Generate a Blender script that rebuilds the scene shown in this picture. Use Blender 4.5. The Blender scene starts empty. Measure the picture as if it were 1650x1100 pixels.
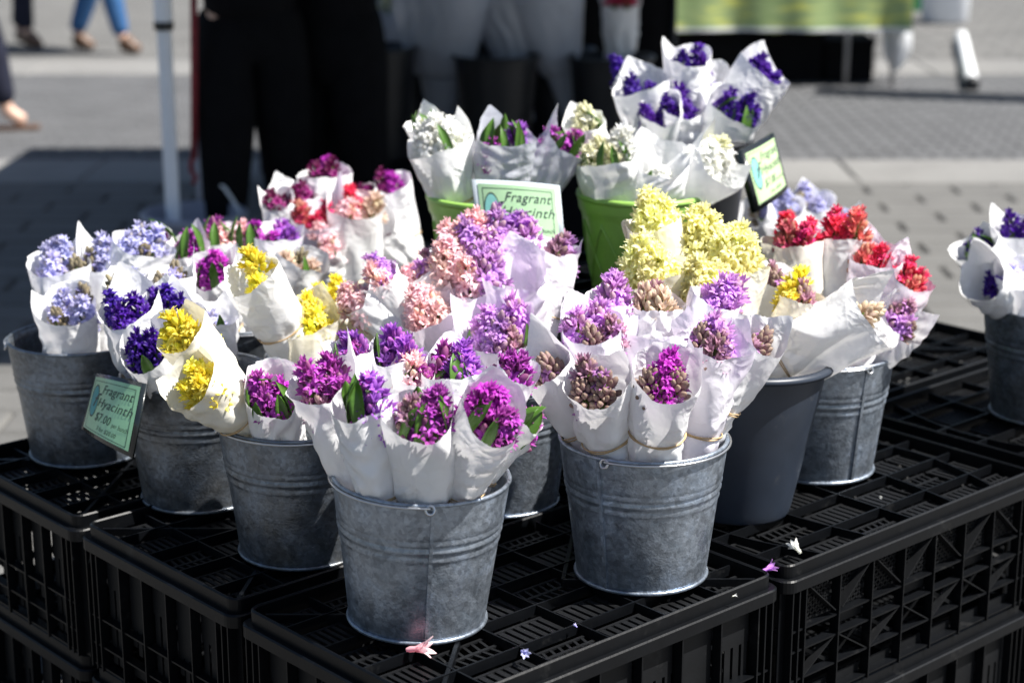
import bpy, bmesh, math, random
import numpy as np
from mathutils import Vector, Matrix

R = math.radians
C = bpy.context.scene.collection
scene = bpy.context.scene

# ------------------------------------------------------------------ camera
FPX = 3000.0; PITCH = R(15.5); CAMH = 1.6
cam = bpy.data.cameras.new('camera'); cam_o = bpy.data.objects.new('camera', cam); C.objects.link(cam_o)
cam_o.location = (0, 0, CAMH); cam_o.rotation_euler = (math.pi/2 - PITCH, 0, 0)
cam.sensor_width = 36; cam.lens = FPX/1650*36; cam.clip_start = .05; cam.clip_end = 500
cam.dof.use_dof = True; cam.dof.focus_distance = 2.74; cam.dof.aperture_fstop = 3.3
scene.camera = cam_o

# ------------------------------------------------------------------ light
SUN_AZ = R(102); SUN_EL = R(57)            # azimuth from +Y towards +X
w = bpy.data.worlds.new('World'); scene.world = w; w.use_nodes = True
nt = w.node_tree; nt.nodes.clear()
sky = nt.nodes.new('ShaderNodeTexSky'); sky.sky_type = 'NISHITA'; sky.sun_disc = False
sky.sun_elevation = SUN_EL; sky.sun_rotation = SUN_AZ
bg = nt.nodes.new('ShaderNodeBackground'); bg.inputs[1].default_value = 0.05
wo = nt.nodes.new('ShaderNodeOutputWorld')
nt.links.new(sky.outputs[0], bg.inputs[0]); nt.links.new(bg.outputs[0], wo.inputs[0])
sl = bpy.data.lights.new('sun', 'SUN'); sl.energy = 5.0; sl.angle = R(.5); sl.color = (1, .965, .91)
so = bpy.data.objects.new('sun', sl); C.objects.link(so)
sd = Vector((math.sin(SUN_AZ)*math.cos(SUN_EL), math.cos(SUN_AZ)*math.cos(SUN_EL), math.sin(SUN_EL)))
so.rotation_euler = sd.to_track_quat('Z', 'Y').to_euler()
scene.view_settings.view_transform = 'Standard'; scene.view_settings.look = 'None'
scene.view_settings.exposure = 1.16; scene.view_settings.gamma = 1
scene.render.engine = 'CYCLES'
scene.cycles.max_bounces = 8; scene.cycles.transmission_bounces = 6

# ------------------------------------------------------------------ helpers
rng = random.Random(7)
def at(px, py, Y=None, z=None):
    u = (px-825)/FPX; v = (550-py)/FPX
    dy = math.cos(PITCH)+v*math.sin(PITCH); dz = -math.sin(PITCH)+v*math.cos(PITCH)
    t = Y/dy if Y is not None else (z-CAMH)/dz
    return Vector((u*t, dy*t, CAMH+dz*t))

def tag(o, label=None, cat=None, group=None, kind=None):
    if label: o['label'] = label
    if cat: o['category'] = cat
    if group: o['group'] = group
    if kind: o['kind'] = kind
    return o
def thing(name, label, cat, loc=(0,0,0), rz=0, group=None):
    o = bpy.data.objects.new(name, None); C.objects.link(o)
    o.location = loc; o.rotation_euler = (0, 0, rz); o.empty_display_size = .05
    return tag(o, label, cat, group)
def link(name, me, parent=None, loc=None):
    o = bpy.data.objects.new(name, me); C.objects.link(o)
    if parent is not None: o.parent = parent
    if loc is not None: o.location = loc
    return o
def children(o): return CH.get(o.name, [])
def copy_tree(src, kids):
    c = src.copy(); C.objects.link(c)
    for k in kids:
        d = k.copy(); C.objects.link(d); d.parent = c
    return c

class MB:
    """collects shapes, then builds ONE mesh"""
    def __init__(s): s.v = []; s.f = []; s.c = []
    def add(s, verts, faces, col=None):
        n = len(s.v); s.v.extend([tuple(v) for v in verts]); s.f.extend([tuple(i+n for i in f) for f in faces])
        if col is not None: s.c.extend([col]*len(verts))
    def box(s, x0, x1, y0, y1, z0, z1, col=None):
        s.add([(x0,y0,z0),(x1,y0,z0),(x1,y1,z0),(x0,y1,z0),(x0,y0,z1),(x1,y0,z1),(x1,y1,z1),(x0,y1,z1)],
              [(0,3,2,1),(4,5,6,7),(0,1,5,4),(1,2,6,5),(2,3,7,6),(3,0,4,7)], col)
    def bar(s, a, b, wd, h, up=(0,0,1)):
        a = Vector(a); b = Vector(b); d = (b-a).normalized(); u = Vector(up)
        sx = d.cross(u).normalized()*wd/2; sz = sx.normalized().cross(d).normalized()*h/2
        vs = []
        for p in (a, b):
            for q in ((-1,-1),(1,-1),(1,1),(-1,1)): vs.append(p+sx*q[0]+sz*q[1])
        s.add(vs, [(0,1,2,3),(7,6,5,4),(0,4,5,1),(1,5,6,2),(2,6,7,3),(3,7,4,0)])
    def tube(s, pts, r, n=8, closed=False, cap=True):
        pts = [Vector(p) for p in pts]; N = len(pts); rr = r if isinstance(r, (list, tuple)) else [r]*N
        rings = []; prev = None
        for i, p in enumerate(pts):
            if closed: t = pts[(i+1)%N]-pts[i-1]
            else: t = pts[min(i+1,N-1)]-pts[max(i-1,0)]
            t.normalize()
            a = Vector((0,0,1)) if abs(t.z) < .9 else Vector((1,0,0))
            if prev is not None: a = prev
            x = (a - t*a.dot(t)).normalized(); prev = x; y = t.cross(x)
            rings.append([p+(x*math.cos(2*math.pi*k/n)+y*math.sin(2*math.pi*k/n))*rr[i] for k in range(n)])
        vs = [v for rg in rings for v in rg]; fs = []
        for i in range(N if closed else N-1):
            j = (i+1)%N
            for k in range(n):
                l = (k+1)%n; fs.append((i*n+k, i*n+l, j*n+l, j*n+k))
        if cap and not closed:
            fs.append(tuple(range(n-1,-1,-1))); fs.append(tuple((N-1)*n+k for k in range(n)))
        s.add(vs, fs)
    def lathe(s, prof, n=64, wob=0.0):
        vs = []; fs = []
        for r_, z in prof:
            for k in range(n):
                a = 2*math.pi*k/n; q = r_*(1+wob*math.sin(2*a+.7)+wob*.4*math.sin(5*a))
                vs.append((q*math.cos(a), q*math.sin(a), z))
        for i in range(len(prof)-1):
            for k in range(n):
                l = (k+1)%n; fs.append((i*n+k, i*n+l, (i+1)*n+l, (i+1)*n+k))
        s.add(vs, fs)
    def mesh(s, name, m, smooth=False, bevel=0):
        me = bpy.data.meshes.new(name); me.from_pydata(s.v, [], s.f); me.update()
        if s.c:
            a = me.color_attributes.new('Col', 'FLOAT_COLOR', 'POINT')
            a.data.foreach_set('color', np.array([list(c)[:3]+[1] for c in s.c], dtype=np.float32).ravel())
        if smooth: me.polygons.foreach_set('use_smooth', [True]*len(me.polygons))
        if m: me.materials.append(m)
        return me
    def build(s, name, m, parent=None, smooth=False):
        return link(name, s.mesh(name, m, smooth), parent)

def np_mesh(name, V, F, m, col=None, smooth=True):
    me = bpy.data.meshes.new(name)
    me.vertices.add(len(V)); me.vertices.foreach_set('co', np.ascontiguousarray(V, dtype=np.float32).ravel())
    F = np.asarray(F, dtype=np.int32); k = F.shape[1]
    me.loops.add(F.size); me.loops.foreach_set('vertex_index', F.ravel())
    me.polygons.add(len(F)); me.polygons.foreach_set('loop_start', np.arange(0, F.size, k, dtype=np.int32))
    me.polygons.foreach_set('loop_total', np.full(len(F), k, dtype=np.int32))
    if smooth: me.polygons.foreach_set('use_smooth', np.ones(len(F), dtype=bool))
    me.update(calc_edges=True); me.validate()
    if col is not None:
        a = me.color_attributes.new('Col', 'FLOAT_COLOR', 'POINT')
        c = np.ones((len(V), 4), dtype=np.float32); c[:, :3] = col
        a.data.foreach_set('color', c.ravel())
    if m: me.materials.append(m)
    return me

# ------------------------------------------------------------------ materials
def mat(name, color=(.5,.5,.5), rough=.5, metal=0, noise=None, bump=None, spec=.5, coat=0, sub=0, trans=0, vcol=False, tcol=None):
    """noise=(scale, amount) colour mottling, bump=(scale, strength, distance)"""
    m = bpy.data.materials.new(name); m.use_nodes = True; t = m.node_tree; t.nodes.clear()
    out = t.nodes.new('ShaderNodeOutputMaterial'); p = t.nodes.new('ShaderNodeBsdfPrincipled')
    p.inputs['Roughness'].default_value = rough; p.inputs['Metallic'].default_value = metal
    p.inputs['Specular IOR Level'].default_value = spec; p.inputs['Coat Weight'].default_value = coat
    p.inputs['Coat Roughness'].default_value = .05
    tc = t.nodes.new('ShaderNodeTexCoord')
    src = None
    if vcol:
        a = t.nodes.new('ShaderNodeVertexColor'); a.layer_name = 'Col'; src = a.outputs[0]
        oi = t.nodes.new('ShaderNodeObjectInfo'); hsv = t.nodes.new('ShaderNodeHueSaturation')
        mr = t.nodes.new('ShaderNodeMapRange'); mr.inputs[3].default_value = .92; mr.inputs[4].default_value = 1.15
        t.links.new(oi.outputs['Random'], mr.inputs[0]); t.links.new(mr.outputs[0], hsv.inputs['Value'])
        mr2 = t.nodes.new('ShaderNodeMapRange'); mr2.inputs[3].default_value = .49; mr2.inputs[4].default_value = .51
        t.links.new(oi.outputs['Random'], mr2.inputs[0]); t.links.new(mr2.outputs[0], hsv.inputs['Hue'])
        t.links.new(src, hsv.inputs['Color']); src = hsv.outputs[0]
    if noise:
        n = t.nodes.new('ShaderNodeTexNoise'); n.inputs['Scale'].default_value = noise[0]; n.inputs['Detail'].default_value = 6
        n.inputs['Roughness'].default_value = .65
        t.links.new(tc.outputs['Object'], n.inputs['Vector'])
        mx = t.nodes.new('ShaderNodeMix'); mx.data_type = 'RGBA'; mx.blend_type = 'MULTIPLY'; mx.inputs[0].default_value = 1
        rp = t.nodes.new('ShaderNodeMapRange'); rp.inputs[1].default_value = .3; rp.inputs[2].default_value = .7
        rp.inputs[3].default_value = 1-noise[1]; rp.inputs[4].default_value = 1+noise[1]*.6
        t.links.new(n.outputs[0], rp.inputs[0])
        if src: t.links.new(src, mx.inputs[6])
        else: mx.inputs[6].default_value = (*color, 1)
        t.links.new(rp.outputs[0], mx.inputs[7]); src = mx.outputs[2]
    if src: t.links.new(src, p.inputs['Base Color'])
    else: p.inputs['Base Color'].default_value = (*color, 1)
    nrm = None
    if bump:
        nb = t.nodes.new('ShaderNodeTexNoise'); nb.inputs['Scale'].default_value = bump[0]; nb.inputs['Detail'].default_value = 5
        t.links.new(tc.outputs['Object'], nb.inputs['Vector'])
        b = t.nodes.new('ShaderNodeBump'); b.inputs['Strength'].default_value = bump[1]; b.inputs['Distance'].default_value = bump[2]
        t.links.new(nb.outputs[0], b.inputs['Height']); t.links.new(b.outputs[0], p.inputs['Normal']); nrm = b.outputs[0]
    if trans:
        tr = t.nodes.new('ShaderNodeBsdfTranslucent'); ms = t.nodes.new('ShaderNodeMixShader'); ms.inputs[0].default_value = trans
        if tcol: tr.inputs[0].default_value = (*tcol, 1)
        elif src: t.links.new(src, tr.inputs[0])
        else: tr.inputs[0].default_value = (*color, 1)
        if nrm: t.links.new(nrm, tr.inputs['Normal'])
        t.links.new(p.outputs[0], ms.inputs[1]); t.links.new(tr.outputs[0], ms.inputs[2]); t.links.new(ms.outputs[0], out.inputs[0])
    else: t.links.new(p.outputs[0], out.inputs[0])
    return m

M = {}
def paper_mat(name, color, tcol, trans, rough=.42, spec=.35):
    m = mat(name, color, rough, noise=(9,.05), trans=trans, tcol=tcol, spec=spec); t = m.node_tree
    tc = t.nodes.new('ShaderNodeTexCoord'); oi = t.nodes.new('ShaderNodeObjectInfo')
    ad = t.nodes.new('ShaderNodeVectorMath'); ad.operation = 'ADD'
    dn = t.nodes.new('ShaderNodeTexNoise'); dn.inputs['Scale'].default_value = 14
    t.links.new(tc.outputs['Object'], ad.inputs[0]); t.links.new(oi.outputs['Random'], ad.inputs[1])
    v = t.nodes.new('ShaderNodeTexVoronoi'); v.inputs['Scale'].default_value = 22; v.feature = 'F1'
    v2 = t.nodes.new('ShaderNodeTexVoronoi'); v2.inputs['Scale'].default_value = 75
    n = t.nodes.new('ShaderNodeTexNoise'); n.inputs['Scale'].default_value = 220
    t.links.new(ad.outputs[0], dn.inputs['Vector'])
    mix = t.nodes.new('ShaderNodeVectorMath'); mix.operation = 'MULTIPLY_ADD'; mix.inputs[1].default_value = (.07,.07,.07)
    t.links.new(dn.outputs['Color'], mix.inputs[0]); t.links.new(ad.outputs[0], mix.inputs[2])
    for x in (v, v2, n): t.links.new(mix.outputs[0], x.inputs['Vector'])
    a1 = t.nodes.new('ShaderNodeMath'); a1.operation = 'MULTIPLY_ADD'; a1.inputs[1].default_value = .34; t.links.new(v2.outputs['Distance'], a1.inputs[0]); t.links.new(v.outputs['Distance'], a1.inputs[2])
    a2 = t.nodes.new('ShaderNodeMath'); a2.operation = 'MULTIPLY_ADD'; a2.inputs[1].default_value = .06; t.links.new(n.outputs[0], a2.inputs[0]); t.links.new(a1.outputs[0], a2.inputs[2])
    msk = t.nodes.new('ShaderNodeMapRange'); msk.inputs[1].default_value = .45; msk.inputs[2].default_value = .62; msk.inputs[3].default_value = .18; msk.inputs[4].default_value = .75
    mn = t.nodes.new('ShaderNodeTexNoise'); mn.inputs['Scale'].default_value = 11; t.links.new(ad.outputs[0], mn.inputs['Vector']); t.links.new(mn.outputs[0], msk.inputs[0])
    b = t.nodes.new('ShaderNodeBump'); b.inputs['Distance'].default_value = .010
    t.links.new(msk.outputs[0], b.inputs['Strength']); t.links.new(a2.outputs[0], b.inputs['Height'])
    for nd in t.nodes:
        if nd.type in ('BSDF_PRINCIPLED', 'BSDF_TRANSLUCENT'): t.links.new(b.outputs[0], nd.inputs['Normal'])
    return m
M['paper'] = paper_mat('white_paper', (.90,.90,.90), (.88,.87,.89), .25)
M['paper_cream'] = paper_mat('cream_paper', (.88,.85,.76), (.90,.84,.68), .28)
M['paper_lilac'] = paper_mat('lilac_tinted_paper', (.87,.84,.90), (.84,.76,.88), .25)
M['glassine'] = paper_mat('glassine', (.60,.62,.68), (.62,.63,.68), .38, .2, .6)
M['petal'] = mat('petal', rough=.45, vcol=True, trans=.42, spec=.3, noise=(220,.08))
M['leaf'] = mat('leaf', (.085,.19,.028), .35, noise=(60,.35), bump=(90,.2,.002), trans=.22, tcol=(.22,.42,.04), spec=.5)
M['rubber'] = mat('rubber_band', (.48,.33,.17), .55, noise=(80,.2))
M['plastic'] = mat('black_plastic', (.0025,.003,.004), .40, noise=(30,.3), bump=(160,.25,.001), spec=.2)
M['plastic_dull'] = mat('dull_black_plastic', (.004,.0045,.0055), .55, noise=(22,.4), bump=(90,.3,.001), spec=.25)
M['blue_plastic'] = mat('slate_plastic', (.022,.03,.046), .42, noise=(10,.25), bump=(60,.1,.001), spec=.45)
M['charcoal'] = mat('charcoal_plastic', (.012,.013,.016), .45, noise=(10,.3), spec=.4)
M['green_plastic'] = mat('green_plastic', (.33,.58,.12), .4, noise=(25,.12), bump=(30,.1,.002), trans=.12, tcol=(.3,.55,.1))
M['white_metal'] = mat('white_metal', (.82,.84,.88), .35, noise=(8,.06))
M['maroon'] = mat('maroon_webbing', (.24,.018,.025), .7, noise=(40,.3))
M['grey_sheet'] = mat('grey_plastic_sheet', (.32,.34,.42), .5, noise=(8,.15), trans=.2)
M['white_plastic'] = mat('white_plastic', (.75,.76,.76), .45, noise=(5,.1))
M['bag'] = mat('white_bag', (.75,.76,.78), .4, bump=(20,.6,.01), trans=.35)
M['black_cloth'] = mat('black_cloth', (.006,.006,.007), .9, noise=(12,.3), bump=(30,.5,.01), spec=.1)
M['navy_cloth'] = mat('navy_cloth', (.018,.02,.035), .85, noise=(12,.3), bump=(30,.5,.01), spec=.15)
M['jeans'] = mat('denim', (.045,.12,.27), .85, noise=(18,.35), bump=(30,.5,.01), spec=.1)
M['brown_leather'] = mat('brown_leather', (.13,.07,.04), .5, noise=(30,.3))
M['skin'] = mat('skin', (.62,.4,.3), .5, noise=(20,.08))
M['hair'] = mat('hair', (.04,.025,.018), .6, noise=(60,.4))
M['ink'] = mat('black_ink', (.03,.05,.045), .5)
M['sign_black'] = mat('black_card', (.012,.016,.018), .25, noise=(20,.2), coat=.3)
M['teal'] = mat('teal_print', (.03,.3,.3), .45, noise=(25,.25))
M['teal_pale'] = mat('pale_teal_print', (.22,.55,.5), .45, noise=(25,.2))
M['wood'] = mat('wood', (.2,.12,.06), .7, noise=(10,.3))
M['aluminium'] = mat('aluminium', (.5,.51,.53), .35, metal=.9, noise=(12,.1))
M['canopy'] = mat('canopy_cloth', (.10,.12,.16), .8, noise=(3,.1))

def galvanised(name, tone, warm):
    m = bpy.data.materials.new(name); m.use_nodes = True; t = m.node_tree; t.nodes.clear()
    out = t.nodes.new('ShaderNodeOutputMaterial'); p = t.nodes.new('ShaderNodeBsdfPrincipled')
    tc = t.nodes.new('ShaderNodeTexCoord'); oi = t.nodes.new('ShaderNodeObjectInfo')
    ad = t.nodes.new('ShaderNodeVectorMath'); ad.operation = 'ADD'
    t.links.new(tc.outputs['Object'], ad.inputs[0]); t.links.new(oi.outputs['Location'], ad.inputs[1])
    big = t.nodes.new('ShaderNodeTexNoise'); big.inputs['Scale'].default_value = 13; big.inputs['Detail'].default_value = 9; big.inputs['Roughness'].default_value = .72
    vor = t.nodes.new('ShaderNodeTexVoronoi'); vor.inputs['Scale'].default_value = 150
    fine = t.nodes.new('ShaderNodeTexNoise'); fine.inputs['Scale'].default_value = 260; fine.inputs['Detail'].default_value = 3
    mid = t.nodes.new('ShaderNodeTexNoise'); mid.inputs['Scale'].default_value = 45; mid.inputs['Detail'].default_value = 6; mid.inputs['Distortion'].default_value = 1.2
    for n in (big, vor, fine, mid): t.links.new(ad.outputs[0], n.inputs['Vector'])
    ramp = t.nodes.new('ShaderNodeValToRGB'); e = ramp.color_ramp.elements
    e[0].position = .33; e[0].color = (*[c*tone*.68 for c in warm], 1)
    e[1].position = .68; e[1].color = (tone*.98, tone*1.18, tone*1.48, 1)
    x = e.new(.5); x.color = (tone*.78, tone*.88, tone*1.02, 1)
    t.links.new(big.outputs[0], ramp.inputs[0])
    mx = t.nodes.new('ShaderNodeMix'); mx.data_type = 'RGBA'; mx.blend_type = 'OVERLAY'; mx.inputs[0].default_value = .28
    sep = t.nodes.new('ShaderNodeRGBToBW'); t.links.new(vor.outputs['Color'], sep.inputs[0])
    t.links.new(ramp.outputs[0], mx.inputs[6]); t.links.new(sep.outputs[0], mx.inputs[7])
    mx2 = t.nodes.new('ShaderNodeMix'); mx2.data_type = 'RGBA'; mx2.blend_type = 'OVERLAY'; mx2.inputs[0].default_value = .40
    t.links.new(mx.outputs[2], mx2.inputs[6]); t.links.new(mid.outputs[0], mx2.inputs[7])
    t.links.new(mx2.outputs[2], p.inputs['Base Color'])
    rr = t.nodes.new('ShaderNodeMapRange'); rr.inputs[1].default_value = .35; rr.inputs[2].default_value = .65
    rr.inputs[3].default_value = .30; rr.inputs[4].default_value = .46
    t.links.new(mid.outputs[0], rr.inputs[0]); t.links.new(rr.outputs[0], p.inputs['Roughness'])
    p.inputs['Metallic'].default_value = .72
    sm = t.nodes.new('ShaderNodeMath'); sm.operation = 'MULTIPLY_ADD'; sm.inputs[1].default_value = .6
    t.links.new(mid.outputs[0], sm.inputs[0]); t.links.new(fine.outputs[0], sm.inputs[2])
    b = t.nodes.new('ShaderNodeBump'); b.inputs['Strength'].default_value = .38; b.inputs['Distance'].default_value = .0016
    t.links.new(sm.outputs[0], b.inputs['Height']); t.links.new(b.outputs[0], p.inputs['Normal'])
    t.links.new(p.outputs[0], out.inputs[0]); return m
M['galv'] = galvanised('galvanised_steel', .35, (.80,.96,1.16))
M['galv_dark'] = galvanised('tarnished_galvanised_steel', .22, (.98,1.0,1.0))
M['wire'] = mat('wire', (.55,.56,.58), .3, metal=.9)

def add_dust(m, col, lo, hi, scale):
    t = m.node_tree; p = [n for n in t.nodes if n.type == 'BSDF_PRINCIPLED'][0]
    src = p.inputs['Base Color'].links[0].from_socket
    geo = t.nodes.new('ShaderNodeNewGeometry'); n = t.nodes.new('ShaderNodeTexNoise'); n.inputs['Scale'].default_value = scale; n.inputs['Detail'].default_value = 10; n.inputs['Roughness'].default_value = .75
    t.links.new(geo.outputs['Position'], n.inputs['Vector'])
    mr = t.nodes.new('ShaderNodeMapRange'); mr.inputs[1].default_value = lo; mr.inputs[2].default_value = hi; t.links.new(n.outputs[0], mr.inputs[0])
    mx = t.nodes.new('ShaderNodeMix'); mx.data_type = 'RGBA'; t.links.new(mr.outputs[0], mx.inputs[0]); t.links.new(src, mx.inputs[6]); mx.inputs[7].default_value = (*col, 1)
    t.links.new(mx.outputs[2], p.inputs['Base Color'])
add_dust(M['plastic'], (.026,.026,.026), .58, .80, 14); add_dust(M['plastic_dull'], (.022,.022,.022), .58, .80, 18)
add_dust(M['blue_plastic'], (.09,.09,.09), .60, .85, 16)
def sign_card_mat():
    m = mat('green_card', (.4,.62,.36), .3, noise=(12,.12), coat=.5)
    return m
M['card'] = sign_card_mat()
M['card_dark'] = mat('teal_green_card', (.27,.52,.30), .3, noise=(12,.2), coat=.4)
M['card_lime'] = mat('lime_card', (.5,.68,.36), .35, noise=(12,.12), coat=.3)

def paver_mat(name, c, var, speck):
    m = bpy.data.materials.new(name); m.use_nodes = True; t = m.node_tree; p = t.nodes['Principled BSDF']
    tc = t.nodes.new('ShaderNodeTexCoord'); oi = t.nodes.new('ShaderNodeObjectInfo')
    geo = t.nodes.new('ShaderNodeNewGeometry')
    n = t.nodes.new('ShaderNodeTexNoise'); n.inputs['Scale'].default_value = 3.0; n.inputs['Detail'].default_value = 8; n.inputs['Roughness'].default_value = .7
    t.links.new(geo.outputs['Position'], n.inputs['Vector'])
    n2 = t.nodes.new('ShaderNodeTexNoise'); n2.inputs['Scale'].default_value = 160; n2.inputs['Detail'].default_value = 3
    t.links.new(geo.outputs['Position'], n2.inputs['Vector'])
    a = t.nodes.new('ShaderNodeMapRange'); a.inputs[1].default_value = .3; a.inputs[2].default_value = .7; a.inputs[3].default_value = 1-var; a.inputs[4].default_value = 1+var
    t.links.new(n.outputs[0], a.inputs[0])
    b = t.nodes.new('ShaderNodeMapRange'); b.inputs[1].default_value = .3; b.inputs[2].default_value = .7; b.inputs[3].default_value = 1-speck; b.inputs[4].default_value = 1+speck
    t.links.new(n2.outputs[0], b.inputs[0])
    k = t.nodes.new('ShaderNodeMath'); k.operation = 'MULTIPLY'; t.links.new(a.outputs[0], k.inputs[0]); t.links.new(b.outputs[0], k.inputs[1])
    r_ = t.nodes.new('ShaderNodeMapRange'); r_.inputs[3].default_value = .9; r_.inputs[4].default_value = 1.1
    t.links.new(geo.outputs['Random Per Island'], r_.inputs[0])
    k2 = t.nodes.new('ShaderNodeMath'); k2.operation = 'MULTIPLY'; t.links.new(k.outputs[0], k2.inputs[0]); t.links.new(r_.outputs[0], k2.inputs[1])
    mx = t.nodes.new('ShaderNodeMix'); mx.data_type = 'RGBA'; mx.blend_type = 'MULTIPLY'; mx.inputs[0].default_value = 1
    mx.inputs[6].default_value = (*c, 1); t.links.new(k2.outputs[0], mx.inputs[7]); t.links.new(mx.outputs[2], p.inputs['Base Color'])
    p.inputs['Roughness'].default_value = .85
    bp = t.nodes.new('ShaderNodeBump'); bp.inputs['Strength'].default_value = .4; bp.inputs['Distance'].default_value = .003
    t.links.new(n2.outputs[0], bp.inputs['Height']); t.links.new(bp.outputs[0], p.inputs['Normal'])
    return m
M['paver_light'] = paver_mat('light_paver', (.106,.104,.099), .14, .2)
M['paver_dark'] = paver_mat('grey_paver', (.078,.079,.082), .16, .25)
M['concrete'] = paver_mat('concrete', (.165,.162,.155), .12, .15)
M['joint'] = paver_mat('joint_sand', (.092,.09,.087), .2, .3)

# ------------------------------------------------------------------ the ground
def sheet(name, x0, x1, y0, y1, z, m):
    b = MB(); b.add([(x0,y0,z),(x1,y0,z),(x1,y1,z),(x0,y1,z)], [(0,1,2,3)])
    o = b.build(name, m); o['kind'] = 'structure'; return o
ground = sheet('ground', -120, 120, -60, 200, -.004, M['joint'])
def paver_box(b, x0, x1, y0, y1, z, ch=.006):
    g = .0035
    x0 += g; x1 -= g; y0 += g; y1 -= g
    b.add([(x0,y0,-.003),(x1,y0,-.003),(x1,y1,-.003),(x0,y1,-.003),
           (x0,y0,z-ch),(x1,y0,z-ch),(x1,y1,z-ch),(x0,y1,z-ch),
           (x0+ch,y0+ch,z),(x1-ch,y0+ch,z),(x1-ch,y1-ch,z),(x0+ch,y1-ch,z)],
          [(0,1,5,4),(1,2,6,5),(2,3,7,6),(3,0,4,7),(4,5,9,8),(5,6,10,9),(6,7,11,10),(7,4,8,11),(8,9,10,11)])
PW, PD = .40, .20
paving = MB(); pv = MB(); paver_box(pv, 0, PW, 0, PD, .012, .012); pm = pv.mesh('paver', M['paver_light'])
pavement = thing('pavement', None, None, (0,0,0)); pavement['kind'] = 'structure'
cnt = 0; row = 0; y = 3.0
while y < 8.43:
    x = -4.0 + (PW/2 if row % 2 else 0)
    while x < 5.2:
        vis = (1.0 < x < y*.29 + .35 and 4.7 < y) and cnt < 296
        z = rng.uniform(-.0015, .0015)
        if vis:
            o = link('paver', pm, pavement, (x, y, z)); cnt += 1
        else: paver_box(paving, x, x+PW, y, y+PD, .012+z, .012)
        x += PW
    y += PD; row += 1
o = paving.build('pavers', M['paver_light'], pavement); o['kind'] = 'stuff'
grey = MB(); y = 9.07; row = 0
while y < 12.3:
    x = -8 + (.1 if row % 2 else 0)
    while x < 9: paver_box(grey, x, x+.2, y, y+.1, .010+rng.uniform(-.001,.001), .008); x += .2
    y += .1; row += 1
o = grey.build('grey_pavers', M['paver_dark'], pavement); o['kind'] = 'stuff'
far = MB(); y = 13.1; row = 0
while y < 24:
    x = -12 + (.2 if row % 2 else 0)
    while x < 12: paver_box(far, x, x+.4, y, y+.2, .010, .008); x += .4
    y += .2; row += 1
o = far.build('far_pavers', M['paver_light'], pavement); o['kind'] = 'stuff'
kb = MB()
for yy, d in ((8.44, .62), (12.32, .76)):
    x = -8
    while x < 9: paver_box(kb, x, x+1.2, yy, yy+d, .016, .01); x += 1.2
o = kb.build('concrete_strip', M['concrete'], pavement); o['kind'] = 'stuff'

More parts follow.
